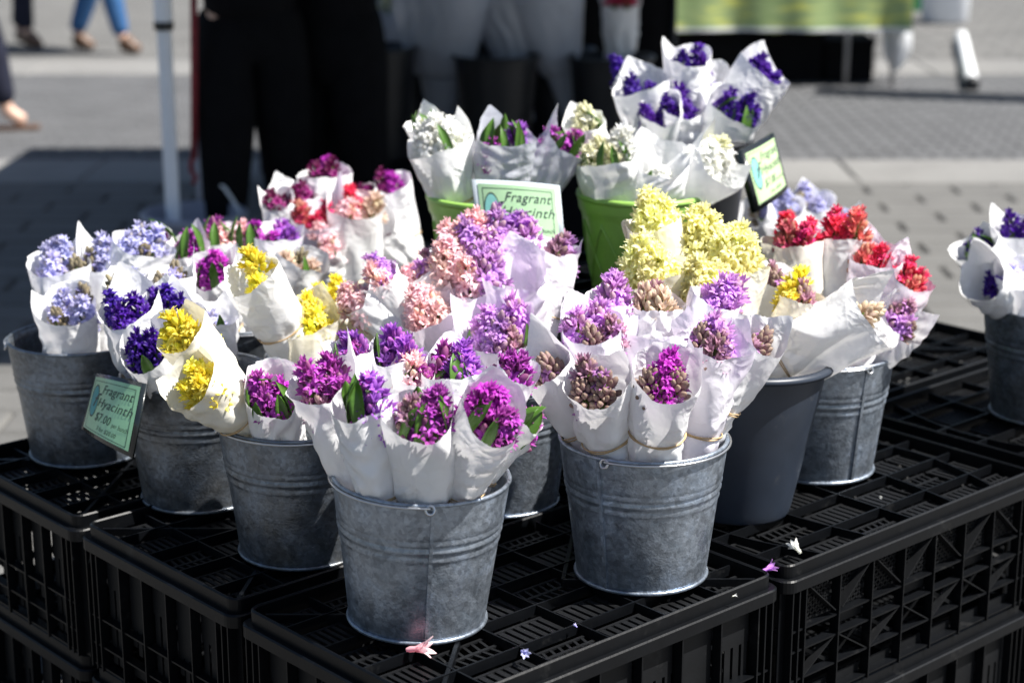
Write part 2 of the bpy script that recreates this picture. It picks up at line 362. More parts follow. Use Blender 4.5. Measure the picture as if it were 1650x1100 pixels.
# ------------------------------------------------------------------ crates
F0 = Vector((-.10, 2.165)); YAW = R(42)
DR = Vector((math.cos(YAW), math.sin(YAW))); DL = Vector((-math.sin(YAW), math.cos(YAW)))
CA, CB, CHT = .688, .448, .246
def side_meshes(L, style):
    """wall built along local x 0..L, outside faces -y, z 0..CHT; returns list of (name, mesh, kind)"""
    res = []
    H = CHT
    pl = MB(); n = max(4, round(L/.095)); st = (L-.10)/n; x0 = .05
    if style == 'slat':
        for i in range(n):
            a = x0+i*st+.004; b_ = a+st-.008
            top = H-.034
            if i in (1, n-2) or (n > 5 and i == n//2):      # solid plate with a toothed lower edge
                zt = H*.42; pl.box(a, b_, .010, .0125, zt, top)
                k = int((b_-a)/.013); q = (b_-a)/k
                for j in range(k): pl.box(a+j*q+.003, a+(j+1)*q-.001, .010, .0125, zt-.03-.012*(j%2), zt)
                pl.box(a, b_, .010, .0125, .02, H*.14)
            else:
                zt = H*.62; pl.box(a, b_, .010, .0125, zt, top)
                k = int((b_-a)/.016); q = (b_-a)/k
                for j in range(k): pl.box(a+j*q+.004, a+(j+1)*q-.002, .010, .0125, .02, zt)
        res.append(('slotted_wall', pl.mesh('slotted_wall', M['plastic_dull']), 'stuff'))
        zs = (H*.40, H*.20, .012)
    else:
        def diag(x0_, x1_, z0_, z1_):
            s = .013; k = -int((z1_-z0_)/s)
            while x0_+k*s < x1_:
                for sg in (1, -1):
                    # clipped diagonals
                    pts = []
                    t0 = max(0, -(k*s)); t1 = min(z1_-z0_, (x1_-x0_)-k*s)
                    if t1 > t0+.002:
                        if sg == 1: p, q = (x0_+k*s+t0, z0_+t0), (x0_+k*s+t1, z0_+t1)
                        else: p, q = (x0_+k*s+t0, z1_-t0), (x0_+k*s+t1, z1_-t1)
                        pl.bar((p[0], .010, p[1]), (q[0], .010, q[1]), .0022, .003)
                k += 1
        for i in range(n):
            a = x0+i*st+.003; b_ = a+st-.006
            diag(a, b_, H*.60, H-.036)
            pl.box(a, b_, .012, .014, H*.47, H*.57) if i % 2 else None
            if i % 2 == 0:
                pl.bar((a, .004, H*.24), (b_, .004, H*.44), .014, .002, (0,0,1)); pl.bar((a, .010, H*.44), (b_, .010, H*.24), .003, .006)
            else:
                pl.bar((a, .010, H*.24), (b_, .010, H*.44), .003, .006); pl.bar((a, .004, H*.44), (b_, .004, H*.24), .014, .002)
            pl.box(a, b_, .012, .014, H*.05, H*.12)
            pl.bar(((a+b_)/2-st*.4, .002, H*.62), ((a+b_)/2+st*.4, .002, H*.86), .016, .002, (0,0,1)) if i % 2 else \
            pl.bar(((a+b_)/2-st*.4, .002, H*.86), ((a+b_)/2+st*.4, .002, H*.62), .016, .002, (0,0,1))
        res.append(('lattice_wall', pl.mesh('lattice_wall', M['plastic_dull']), 'stuff'))
        zs = (H*.58, H*.44, H*.24, .012)
    for z in zs:
        b = MB(); b.box(.02, L-.02, -.004, .012, z-.0015, z+.0015); res.append(('horizontal_rib', b.mesh('horizontal_rib', M['plastic']), None))
    xs = [x0+i*st for i in range(n+1)] + [.018, .034, L-.018, L-.034]
    for x in xs:
        b = MB(); b.box(x-.0014, x+.0014, -.007, .010, .006, H-.034); res.append(('upright_rib', b.mesh('upright_rib', M['plastic']), None))
    return res
def top_meshes(style):
    res = []; A, B, H = CA, CB, CHT
    # lip: two stepped rings with rounded corners
    def ring(inset, wd, z0, z1, rad):
        b = MB()
        def loop(ins, r_):
            pts = []
            for cx, cy, a0 in ((A-ins-r_, B-ins-r_, 0), (ins+r_, B-ins-r_, 90), (ins+r_, ins+r_, 180), (A-ins-r_, ins+r_, 270)):
                for k in range(7): a = R(a0+15*k); pts.append((cx+r_*math.cos(a), cy+r_*math.sin(a)))
            return pts
        c = .0022
        loops = [(loop(inset, rad), z0), (loop(inset, rad), z1-c), (loop(inset+c, rad), z1), (loop(inset+wd-c, max(rad-wd,.006)), z1), (loop(inset+wd, max(rad-wd,.006)), z1-c), (loop(inset+wd, max(rad-wd,.006)), z0)]
        vs = []; n = 28
        for lp, z in loops: vs += [(p[0], p[1], z) for p in lp]
        fs = []
        for i in range(6):
            j = (i+1) % 6
            for k in range(n): l = (k+1)%n; fs.append((i*n+k, i*n+l, j*n+l, j*n+k))
        b.add(vs, fs); return b
    b = ring(0, .014, H-.034, H-.014, .022); res.append(('outer_flange', b.mesh('outer_flange', M['plastic']), None))
    b = ring(.010, .006, H-.016, H+.008, .018); res.append(('raised_lip', b.mesh('raised_lip', M['plastic']), None))
    # main ribs
    def rib(a, c, wd=.0032, h=.016, z=H-.0085):
        r_ = MB(); r_.bar((a[0], a[1], z), (c[0], c[1], z), wd, h); res.append(('top_rib', r_.mesh('top_rib', M['plastic']), None))
    ny = 5; nx = 6
    for i in range(1, ny): rib((.021, B*i/ny), (A-.021, B*i/ny))
    if style == 'lattice':
        for i in range(1, nx):                      # bowed ribs
            r_ = MB(); x = A*i/nx; bow = (x-A/2)*.22
            pts = [(x + bow*math.sin(math.pi*t/10), .021+(B-.042)*t/10) for t in range(11)]
            for p, q in zip(pts, pts[1:]): r_.bar((p[0],p[1],H-.0088), (q[0],q[1],H-.0088), .003, .016)
            res.append(('bowed_rib', r_.mesh('bowed_rib', M['plastic']), None))
    else:
        for i in range(1, nx): rib((A*i/nx, .021), (A*i/nx, B-.021), .003, .015, H-.0090)
        rib((.03, .03), (A*.36, B*.5), .006, .015, H-.0095); rib((A-.03, .03), (A*.64, B*.5), .006, .015, H-.0095)
        rib((.03, B-.03), (A*.36, B*.5), .006, .015, H-.0095); rib((A-.03, B-.03), (A*.64, B*.5), .006, .015, H-.0095)
    g = MB(); rr = random.Random(3)
    for i in range(nx):
        for j in range(ny):
            x0 = A*i/nx+.004; x1 = A*(i+1)/nx-.004; y0 = B*j/ny+.004; y1 = B*(j+1)/ny-.004
            if i == 0: x0 = .022
            if j == 0: y0 = .022
            if i == nx-1: x1 = A-.022
            if j == ny-1: y1 = B-.022
            z0, z1 = H-.0165, H-.0135
            g.box(x0, x1, y0+.006, y0+.011, z0, z1); g.box(x0, x1, y1-.014, y1-.009, z0, z1)
            k = 7; q = (x1-x0)/k
            if (i+j) % 3 == 2:
                ym = (y0+y1)/2; g.box(x0, x1, ym-.003, ym+.003, z0, z1)
                for t in range(k): g.bar((x0+q*(t+.5), y0+.011, z0+.001), (x0+q*(t+.2), ym-.003, z0+.001), .0045, .0028)
                for t in range(k): g.bar((x0+q*(t+.5), y1-.014, z0+.001), (x0+q*(t+.2), ym+.003, z0+.001), .0045, .0028)
            else:
                for t in range(k): g.box(x0+q*t+.0035, x0+q*(t+1)-.0025, y0+.011, y1-.014, z0, z1-.0005)
    res.append(('slotted_floor', g.mesh('slotted_floor', M['plastic_dull']), 'stuff'))
    return res
SIDES = {(L, s): side_meshes(L, s) for L in (CA, CB) for s in ('slat', 'lattice')}
TOPS = {s: top_meshes(s) for s in ('slat', 'lattice')}
def crate(corner, z, style, label, group, full=True):
    root = thing('plastic_crate', label, 'crate', (corner[0], corner[1], z), YAW, group)
    for nm, me, kd in TOPS[style]:
        o = link(nm, me, root)
        if kd: o['kind'] = kd
    for L, loc, rz in ((CA, (0,.009,0), 0), (CB, (.009,CB,0), -90), (CA, (CA,CB-.009,0), 180), (CB, (CA-.009,0,0), 90)):
        vis = rz in (0, -90)
        for nm, me, kd in SIDES[(L, style)]:
            if not vis and nm in ('horizontal_rib',): continue
            o = link(nm, me, root, loc); o.rotation_euler = (0, 0, R(rz))
            if kd: o['kind'] = kd
    return root
def cell(i, j, extra=0): return F0 + DR*(i*.70+extra) + DL*(j*.46)
GC = 'black plastic crates stacked as the display stand'
cells = [(0,0,0,'slat','front crate under the front galvanised pail'), (0,1,0,'slat','crate under the tarnished pail with yellow bouquets'),
         (0,2,0,'slat','leftmost crate under the far left pail'), (1,0,0,'lattice','lattice sided crate under the dark slate bucket on the right'),
         (1,1,0,'lattice','crate in the middle rear mostly hidden by bouquets'), (1,2,0,'slat','rear left crate behind the lilac bouquets'),
         (2,0,.02,'lattice','rightmost crate under the pail cut by the picture edge'), (2,1,.02,'slat','rear right crate showing its bare ribbed top')]
for i, j, e, st, lb in cells:
    c = cell(i, j, e)
    crate(c, .254-.0, st, 'black plastic '+lb, GC)
    crate(c, .004, 'slat' if (i,j) != (0,1) else 'lattice', 'lower tier crate below the '+lb, GC)
crate(F0 + DR*.78 + DL*.65, .506, 'slat', 'black plastic crate raised on a third tier under the two green pots', GC)
ZT = .500; ZT3 = .752

# ------------------------------------------------------------------ pails
def pail_meshes(rt, rb, h, matname, ribs=True, n=80):
    prof = [(rb-.012, .007), (rb-.002, .007)]
    N = 60
    for i in range(N+1):
        t = i/N; z = .006+t*(h-.008); r_ = rb+(rt-rb)*t
        if ribs:
            for zc, a, s_ in ((.66,.0034,.012),(.72,.0028,.010),(.595,.002,.010)):
                r_ += a*math.exp(-((t-zc)/s_)**2)
            r_ += .0018*(1 if t > .735 else 0)*min(1, (t-.735)/.02 if t > .735 else 0)
        prof.append((r_, z))
    for i in range(N, -1, -4):
        t = i/N; prof.append((rb+(rt-rb)*t-.0022, max(.0095, .006+t*(h-.008))))
    prof.append((0.0005, .0095))
    b = MB(); b.lathe(prof, n, .004)
    body = b.mesh('body', M[matname], True)
    ringpts = lambda r_, z, k=72: [(r_*math.cos(2*math.pi*i/k)*(1+.004*math.sin(4*math.pi*i/k+.7)), r_*math.sin(2*math.pi*i/k)*(1+.004*math.sin(4*math.pi*i/k+.7)), z) for i in range(k)]
    r1 = MB(); r1.tube(ringpts(rt+.0006, h-.001), .0033, 8, True); rim = r1.mesh('rim', M[matname], True)
    r2 = MB(); r2.tube(ringpts(rb+.0008, .0042), .0034, 8, True); base = r2.mesh('base_bead', M[matname], True)
    sm = MB(); sm.bar((rb+.0012, 0, .008), (rt+.0014, 0, h-.004), .0050, .0050, (1,0,0)); seam = sm.mesh('seam', M[matname])
    return dict(body=body, rim=rim, base_bead=base, seam=seam)
def handle_mesh(rt, h, drop):
    b = MB(); pts = []
    for i in range(25):
        a = math.pi*i/24
        pts.append(((rt+.006)*math.cos(a), -(rt+.006)*math.sin(a), h-.003-drop*math.sin(a)))
    b.tube(pts, .0019, 6); return b.mesh('handle', M['wire'], True)
def ear_mesh():
    b = MB(); b.tube([(.006*math.cos(a), .006*math.sin(a)*.3, .006*math.sin(a)) for a in [2*math.pi*i/12 for i in range(12)]], .0022, 6, True)
    return b.mesh('handle_ear', M['wire'], True)
EAR = ear_mesh()
RT, RB, PH = .1245, .0985, .218
GALV = {'galv': pail_meshes(RT, RB, PH, 'galv'), 'galv_dark': pail_meshes(RT, RB, PH, 'galv_dark')}
HM = handle_mesh(RT, PH, .001)
PAILS = {}
def pail(key, x, y, z, kind, label, seam=-80, hrot=0, tilt=(0,0), handle=True):
    root = thing('galvanised_pail', label, 'pail', (x, y, z), 0, 'galvanised pails of bouquets')
    root.rotation_euler = (R(tilt[0]), R(tilt[1]), 0)
    for k, me in GALV[kind].items():
        o = link(k, me, root)
        if k == 'seam': o.rotation_euler = (0, 0, R(seam))
        else: o.rotation_euler = (0, 0, R(hrot*1.7+20))
    if handle:
        o = link('handle', HM, root); o.rotation_euler = (0, 0, R(hrot))
        for s in (0, 180):
            e = link('handle_ear', EAR, root, ((RT+.004)*math.cos(R(hrot+s)), (RT+.004)*math.sin(R(hrot+s)), PH-.006)); e.rotation_euler = (0,0,R(hrot+s+90))
    PAILS[key] = (Vector((x, y, z)), RT, PH, label)
pail('P1', -.137, 2.482, ZT, 'galv', 'galvanised pail nearest the camera, packed with magenta bouquets', -80, -82, (0, 2.4))
pail('P2', .197, 2.652, ZT, 'galv', 'galvanised pail right of centre, holding brown budded mauve bouquets', -125, 60)
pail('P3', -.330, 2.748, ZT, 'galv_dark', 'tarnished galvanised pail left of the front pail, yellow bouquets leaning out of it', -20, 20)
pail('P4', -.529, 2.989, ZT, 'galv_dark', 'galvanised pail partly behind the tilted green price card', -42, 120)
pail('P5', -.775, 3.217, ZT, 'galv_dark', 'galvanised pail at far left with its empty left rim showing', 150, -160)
pail('P6', .541, 3.132, ZT, 'galv', 'galvanised pail at right rear holding the crimson bouquets', -62, -60)
pail('P8', -.021, 2.970, ZT, 'galv', 'galvanised pail half hidden between the two front pails', -20, 30)
pail('P9', 1.030, 3.448, ZT, 'galv_dark', 'galvanised pail cut off by the right edge of the picture', -40, 130)
pail('P13', .66, 3.97, ZT, 'galv', 'galvanised pail at the back right under the pale lilac bouquets', -20, 30)
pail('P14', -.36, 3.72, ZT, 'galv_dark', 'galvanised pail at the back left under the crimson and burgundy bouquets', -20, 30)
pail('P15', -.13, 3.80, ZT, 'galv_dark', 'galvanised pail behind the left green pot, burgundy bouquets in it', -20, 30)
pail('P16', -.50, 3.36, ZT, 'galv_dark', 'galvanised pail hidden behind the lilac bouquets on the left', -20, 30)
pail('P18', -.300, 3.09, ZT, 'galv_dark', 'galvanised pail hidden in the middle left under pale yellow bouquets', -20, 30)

def plain_bucket(key, name, x, y, z, rt, rb, h, m, label, cat='bucket', rimw=.010, tilt=(0,0), group=None, texture=False):
    root = thing(name, label, cat, (x, y, z), 0, group); root.rotation_euler = (R(tilt[0]), R(tilt[1]), 0)
    prof = [(rb-.01, .004), (rb-.001, .0), (rb, .003)]; N = 24
    for i in range(1, N+1):
        t = i/N; r_ = rb+(rt-rb)*t
        if texture and t > .80: r_ += .004
        if not texture and t > .93: r_ += .001
        prof.append((r_, t*h))
    for i in range(N, -1, -2): t = i/N; prof.append((rb+(rt-rb)*t-.003, max(.006, t*h)))
    prof.append((.0005, .006))
    b = MB(); b.lathe(prof, 72); body = b.build('body', m, root, True)
    c = MB(); c.lathe([(rt-.003, h-.006), (rt+rimw, h-.009), (rt+rimw+.001, h-.004), (rt+rimw*.7, h+.001), (rt-.001, h+.002), (rt-.003, h-.006)], 72)
    c.build('rim', m, root, True)
    if texture:
        tx = MB()
        for i in range(12):
            a0 = 2*math.pi*i/12
            for sg in (1, -1):
                pts = []
                for k in range(9):
                    t = k/8; a = a0+sg*(t-.5)*.55; zz = h*(.08+.66*t); rr_ = rb+(rt-rb)*zz/h+.001
                    pts.append((rr_*math.cos(a), rr_*math.sin(a), zz))
                tx.tube(pts, .0022, 5)
        o = tx.build('raised_lattice', m, root, True)
    PAILS[key] = (Vector((x, y, z)), rt, h, label)
    return root
plain_bucket('P7', 'plastic_bucket', .365, 2.945, ZT, .142, .101, .262, M['blue_plastic'], 'dark slate blue plastic bucket right of the mauve bouquets, yellow bouquets in it', tilt=(0, 3))
plain_bucket('P10', 'plastic_pot', -.035, 3.43, ZT3, .122, .092, .185, M['green_plastic'], 'lime green pot behind the centre price card, left one of the two', 'pot', .004, group='lime green pots', texture=True)
plain_bucket('P11', 'plastic_pot', .245, 3.45, ZT3, .120, .092, .185, M['green_plastic'], 'lime green pot holding cream white bouquets, right one of the two', 'pot', .004, group='lime green pots', texture=True)
plain_bucket('P12', 'plastic_bucket', .36, 3.74, ZT3, .118, .096, .24, M['charcoal'], 'charcoal plastic bucket behind the right green pot, violet bouquets in it')

# ------------------------------------------------------------------ flower heads
def floret(kind, c1, c2, rs, size, opening=None):
    """returns V, F(quads), colours, along +Z; kind bud / open"""
    V = []; F = []; Cc = []
    c1 = np.array(c1); c2 = np.array(c2)
    if kind == 'bud':
        n = 7; prof = [(0,.0),(.55,.12),(.95,.35),(1.0,.6),(.72,.85),(.22,1.0),(.02,1.02)]
        Ln = .0185*size; rad = .0047*size
        for i, (r_, z) in enumerate(prof):
            for k in range(n):
                a = 2*math.pi*k/n; lob = 1+.10*math.cos(3*a)
                V.append((r_*rad*lob*math.cos(a), r_*rad*lob*math.sin(a), z*Ln)); Cc.append(c1*(1-z)+c2*z)
        for i in range(len(prof)-1):
            for k in range(n): F.append((i*n+k, i*n+(k+1)%n, (i+1)*n+(k+1)%n, (i+1)*n+k))
    else:
        n = 6; Lt = .0125*size
        for i, (r_, z) in enumerate(((.0018,0),(.0030,.3),(.0026,.7),(.0036,1))):
            for k in range(n): a = 2*math.pi*k/n; V.append((r_*size*math.cos(a), r_*size*math.sin(a), z*Lt)); Cc.append(c2*.9+c1*.1)
        for i in range(3):
            for k in range(n): F.append((i*n+k, i*n+(k+1)%n, (i+1)*n+(k+1)%n, (i+1)*n+k))
        opn = opening or rs.uniform(.55, 1.15)
        for k in range(6):
            a = 2*math.pi*k/6+rs.uniform(-.12,.12); b0 = len(V); pl = .0165*size*rs.uniform(.85,1.1); wd = .0062*size
            r0 = .0022*size; z0 = Lt*.85; ang = 0.25*opn
            pr, pz = r0, z0
            for s in range(6):
                t = s/5; half = wd/2*[.75,1,1.05,.95,.6,.08][s]
                cx, sx = math.cos(a), math.sin(a)
                for q in (-1, 0, 1):
                    lift = .0009*size*(1 if q == 0 else -.2)
                    rr_ = pr + (-lift if q == 0 else 0)
                    V.append((rr_*cx - q*half*sx, rr_*sx + q*half*cx, pz + lift*0.4))
                    Cc.append(c1*(.35+.65*t)+c2*(.65-.65*t) if q else (c1*.88+c2*.12)*(.92+.08*t))
                ang += (.34+.12*t)*opn
                pr += math.sin(ang)*pl/5; pz += math.cos(ang)*pl/5
            for s in range(5):
                for q in (0, 1): F.append((b0+s*3+q, b0+s*3+q+1, b0+(s+1)*3+q+1, b0+(s+1)*3+q))
    return np.array(V), F, np.clip(np.array(Cc), 0, 1)
# palette: bud base, bud tip, open tip, open throat, share of open florets, florets, radius, length, size
PAL = {
 'violet':  ((.055,.012,.22),(.10,.03,.34),(.085,.018,.36),(.04,.01,.2), .8, 46, .0175, .062, .95),
 'lilac': ((.60,.58,.86),(.50,.46,.42),(.66,.65,.95),(.50,.49,.88), .75, 50, .0180, .062, 1.02),
 'lilacbud':((.36,.33,.28),(.30,.25,.15),(.48,.45,.82),(.38,.35,.7), .15, 40, .0155, .060, 1.0),
 'magenta': ((.46,.08,.44),(.30,.11,.20),(.58,.09,.60),(.36,.06,.48), .42, 44, .0170, .060, 1.08),
 'magopen': ((.50,.05,.48),(.42,.06,.36),(.58,.05,.55),(.4,.03,.42), .75, 50, .0175, .062, .95),
 'purple': ((.38,.12,.58),(.46,.13,.48),(.52,.17,.74),(.32,.10,.62), .55, 40, .0170, .062, 1.10),
 'orchid': ((.60,.30,.68),(.60,.42,.46),(.72,.38,.84),(.56,.24,.76), .75, 44, .0180, .062, 1.22),
 'brown': ((.52,.30,.40),(.37,.28,.20),(.56,.24,.56),(.4,.15,.4), .12, 44, .0175, .058, 1.02),
 'brownpink': ((.58,.32,.46),(.42,.30,.24),(.64,.32,.64),(.5,.2,.5), .2, 44, .0170, .060, 1.05),
 'cream': ((.72,.54,.46),(.74,.64,.46),(.85,.72,.60),(.6,.45,.4), .2, 40, .0170, .060, 1.1),
 'pink': ((.94,.60,.63),(.84,.64,.50),(.98,.72,.76),(.94,.52,.60), .82, 46, .0185, .062, 1.2),
 'peach': ((.94,.68,.62),(.86,.68,.50),(.98,.78,.74),(.95,.60,.58), .7, 46, .0185, .062, 1.2),
 'yellow': ((.97,.80,.10),(.76,.72,.07),(.98,.87,.20),(.95,.76,.06), .35, 40, .0170, .058, 1.08),
 'lemon': ((.98,.94,.55),(.95,.92,.40),(.99,.95,.52),(.98,.88,.22), .92, 44, .0200, .058, 1.35),
 'white': ((.94,.94,.90),(.92,.92,.80),(.96,.96,.94),(.94,.94,.86), .92, 44, .0200, .062, 1.3),
 'whitebud': ((.88,.87,.66),(.80,.80,.48),(.90,.89,.78),(.86,.86,.68), .3, 40, .0175, .058, 1.1),
 'crimson': ((.82,.05,.17),(.66,.14,.15),(.88,.07,.26),(.7,.04,.15), .5, 50, .0175, .058, .96),
 'redbrown': ((.72,.14,.17),(.55,.27,.18),(.82,.10,.22),(.6,.06,.12), .3, 42, .0160, .060, 1.1),
 'burgundy':((.20,.015,.10),(.13,.02,.07),(.30,.02,.20),(.2,.01,.1), .6, 46, .0170, .062, .95),
}
HEADS = {}
def head_mesh(kind, seed):
    b1, b2, o1, o2, share, n, rad, Ln, size = PAL[kind]
    rs = random.Random(sum(map(ord, kind))*31+seed); n = int(n*.86); rad *= 1.04; size *= 1.0
    Vs = []; Fs = []; Cs = []; off = 0
    # stem core
    k = 8; core = []
    for i, z in enumerate((-.05, 0, Ln*.5, Ln*.9)):
        for q in range(k): a = 2*math.pi*q/k; r_ = (.0045, .0055, .006, .003)[i]; core.append((r_*math.cos(a), r_*math.sin(a), z))
    Vs.append(np.array(core)); Cs.append(np.tile(np.array((.16,.24,.06)), (len(core),1)))
    for i in range(3):
        for q in range(k): Fs.append((i*k+q, i*k+(q+1)%k, (i+1)*k+(q+1)%k, (i+1)*k+q))
    off = len(core)
    for i in range(int(n*.2), n):
        t = (i+.5)/n; t = t**.9
        a = i*2.39996+rs.uniform(-.15,.15)
        z = Ln*t; el = R((-8 if share > .5 else 14)+ (86 if share > .5 else 68)*t**1.3) + rs.uniform(-.12,.12)
        d = Vector((math.cos(a)*math.cos(el), math.sin(a)*math.cos(el), math.sin(el)))
        isopen = rs.random() < share*(1.25-.75*t) if share else False
        tub_ = (not isopen) and share >= .2 and rs.random() < .6
        s_ = size*1.15*(1.02-.24*t)*rs.uniform(.9,1.1)
        jit = rs.uniform(.82,1.15)
        if isopen: V, F, Cc = floret('open', np.array(o1)*jit, o2, rs, s_*.82)
        elif tub_: V, F, Cc = floret('open', np.array(b1)*jit, np.array(b2)*jit, rs, s_*.85, rs.uniform(.18,.42))
        else: V, F, Cc = floret('bud', np.array(b1)*jit, np.array(b2)*jit, rs, s_*(1 if share < .6 else .9))
        q = d.to_track_quat('Z', 'Y').to_matrix(); Mq = np.array(q)
        r0 = rad*(.42 if isopen else .55)*(1-.75*t**2.2)
        p = np.array((math.cos(a)*r0, math.sin(a)*r0, z))
        Vs.append(V@Mq.T+p); Cs.append(Cc); Fs += [tuple(x+off for x in f) for f in F]; off += len(V)
    return np_mesh('hyacinth_head', np.concatenate(Vs), Fs, M['petal'], np.concatenate(Cs))
def head(kind):
    s = rng.randrange(4)
    if (kind, s) not in HEADS: HEADS[(kind, s)] = head_mesh(kind, s)
    return HEADS[(kind, s)]
def leaf_mesh(seed):
    rs = random.Random(seed); b = MB(); Ln = .062; wd = .0080*rs.uniform(.85,1.25); n = 12
    vs = []; bend = rs.uniform(-.05,.22); tw = rs.uniform(-.6,.6)
    for i in range(n+1):
        t = i/n; hw = wd*(1-max(0,(t-.62)/.38)**2.2)*(.8+.3*math.sin(t*2.6)) ; hw = max(hw, .0003)
        y_ = bend*t*t*.12
        for q in (-1,-.5,0,.5,1):
            x_ = q*hw; zz = t*Ln; yy = y_ - abs(q)**1.5*hw*.55
            c_, s_ = math.cos(tw*t), math.sin(tw*t)
            vs.append((x_*c_-yy*s_*0, yy+x_*s_*.3, zz))
    fs = [(i*5+k, i*5+k+1, (i+1)*5+k+1, (i+1)*5+k) for i in range(n) for k in range(4)]
    m0 = len(vs); vs += [(v[0]*.96, v[1]+.0012, v[2]-.0002) for v in vs]
    fs += [tuple(m0+i for i in reversed(f)) for f in list(fs)]
    for i in range(n):
        for k in (0, 4):
            a, c = i*5+k, (i+1)*5+k; fs.append((a, c, m0+c, m0+a))
    b.add(vs, fs); return b.mesh('leaf', M['leaf'], True)
LEAVES = [leaf_mesh(i) for i in range(6)]

# ------------------------------------------------------------------ paper wraps
def cells2d(U, V, nc, rs, uper):
    P = rs.random((nc, 2))
    best = np.full(U.shape, 9.0); sec = np.full(U.shape, 9.0)
    for p in P:
        du = np.abs(U-p[0]*uper); d = np.sqrt(du**2+(V-p[1])**2)
        sec = np.minimum(sec, np.maximum(best, d)); best = np.minimum(best, d)
    return best, sec
def wrap_mesh(L, rm, rw, zw, back, peaks, seed, m, flare=.5, squash=1.0, crumple=1.0):
    rs = np.random.RandomState(seed); nt_, nz = 120, 60
    th = np.linspace(0, 2*np.pi+.75, nt_); seam = R(70+rs.uniform(-60,60)); ang = th+seam
    vv = np.linspace(0, 1, nz)**.92
    TH, VV = np.meshgrid(ang, vv)
    a = np.mod(ang, 2*np.pi)
    h = L + back*(.5+.5*np.sin(a)) + .0040*np.sin(2*a+rs.uniform(0,6)) + .0012*np.sin(7*a+rs.uniform(0,6))
    for pa, ph, pw in peaks:
        d = np.abs((a-R(pa)+np.pi) % (2*np.pi)-np.pi); h += ph*np.maximum(0, 1-d/R(pw))**1.15
    # small tear of the edge
    h += .0005*np.interp(np.arange(nt_), np.arange(nt_), rs.randn(nt_))
    Hh = np.tile(h, (nz,1)); Z = VV*Hh
    t = np.clip((Z-zw)/(L-zw), 0, 1); up = t*t*(3-2*t)
    lo = np.clip((zw-Z)/zw, 0, 1)
    Rr = rw+(rm-rw)*(.25*up+.75*np.sqrt(np.clip(t,1e-6,1))) - rw*.42*lo**.8 + flare*np.maximum(0, Z-L)**1.0*.9
    Rr = Rr + .0035*(TH-seam)/(2*np.pi)
    # straight sharp folds that fade in and out
    U = (TH-seam)*rm
    for i in range(9):
        big = i < 4
        ang_ = rs.uniform(0, np.pi) if not big else R(rs.choice([60,75,90,105,120]))+rs.uniform(-.2,.2)
        fr = rs.uniform(9, 17) if big else rs.uniform(22, 48)
        q = (U*np.sin(ang_)+Z*np.cos(ang_))*fr + rs.uniform(0, 9) + .12*np.sin(Z*40+i)
        tri = np.abs(2*(q-np.floor(q))-1)-.5
        c0, c1 = rs.uniform(0, U.max()), rs.uniform(.35, 1.05)*L
        msk = np.exp(-(((U-c0)/(.07 if big else .045))**2+((Z-c1)/(.09 if big else .05))**2))
        Rr += (.0085 if big else .0055)*crumple*tri*msk*(1-.8*lo)
    for nc, amp in ((22, .0032), (70, .0022)):
        b1, b2 = cells2d(U/L, Z/L*.8, nc, rs, U.max()/L)
        Rr += amp*crumple*(np.minimum(b1*np.sqrt(nc)*1.2, 1)-.5)*np.clip(.35+.8*t, 0, 1.1)
    pl = np.exp(-((Z-zw)/.028)**2)
    Rr += .0026*pl*np.sin(TH*rs.randint(9,14)+2*np.sin(TH*2)+Z*30)
    wob = .07*np.sin(2*TH+rs.uniform(0,6))*t + .05*np.sin(3*TH+rs.uniform(0,6))
    Rr = Rr*(1+wob)
    wg = np.exp(-((Z-zw)/.010)**2); Rr = Rr*(1-wg)+wg*rw*.97*(1+.03*np.sin(TH*7))
    X = Rr*np.cos(TH); Y = Rr*np.sin(TH)*squash
    # a bend of the whole roll
    bd = rs.uniform(-.012,.012,2); X = X+bd[0]*t*t; Y = Y+bd[1]*t*t*.4
    V = np.stack([X, Y, Z], -1).reshape(-1, 3)
    i, j = np.meshgrid(np.arange(nz-1), np.arange(nt_-1), indexing='ij'); i = i.ravel(); j = j.ravel()
    F = np.stack([i*nt_+j, i*nt_+j+1, (i+1)*nt_+j+1, (i+1)*nt_+j], -1)
    return np_mesh('paper_wrap', V, F, m)
def band_mesh(r_, seed):
    rs = random.Random(seed); b = MB()
    for s in (0, 1):
        pts = []; ph = rs.uniform(0,6)
        for i in range(40):
            a = 2*math.pi*i/40; q = r_+.0014+.0008*math.sin(5*a+ph)
            pts.append((q*math.cos(a), q*math.sin(a), .0022*math.sin(a+ph)*(1 if s else -1)+.0012*s))
        b.tube(pts, .0011, 5, True)
    return b.mesh('rubber_band', M['rubber'], True)

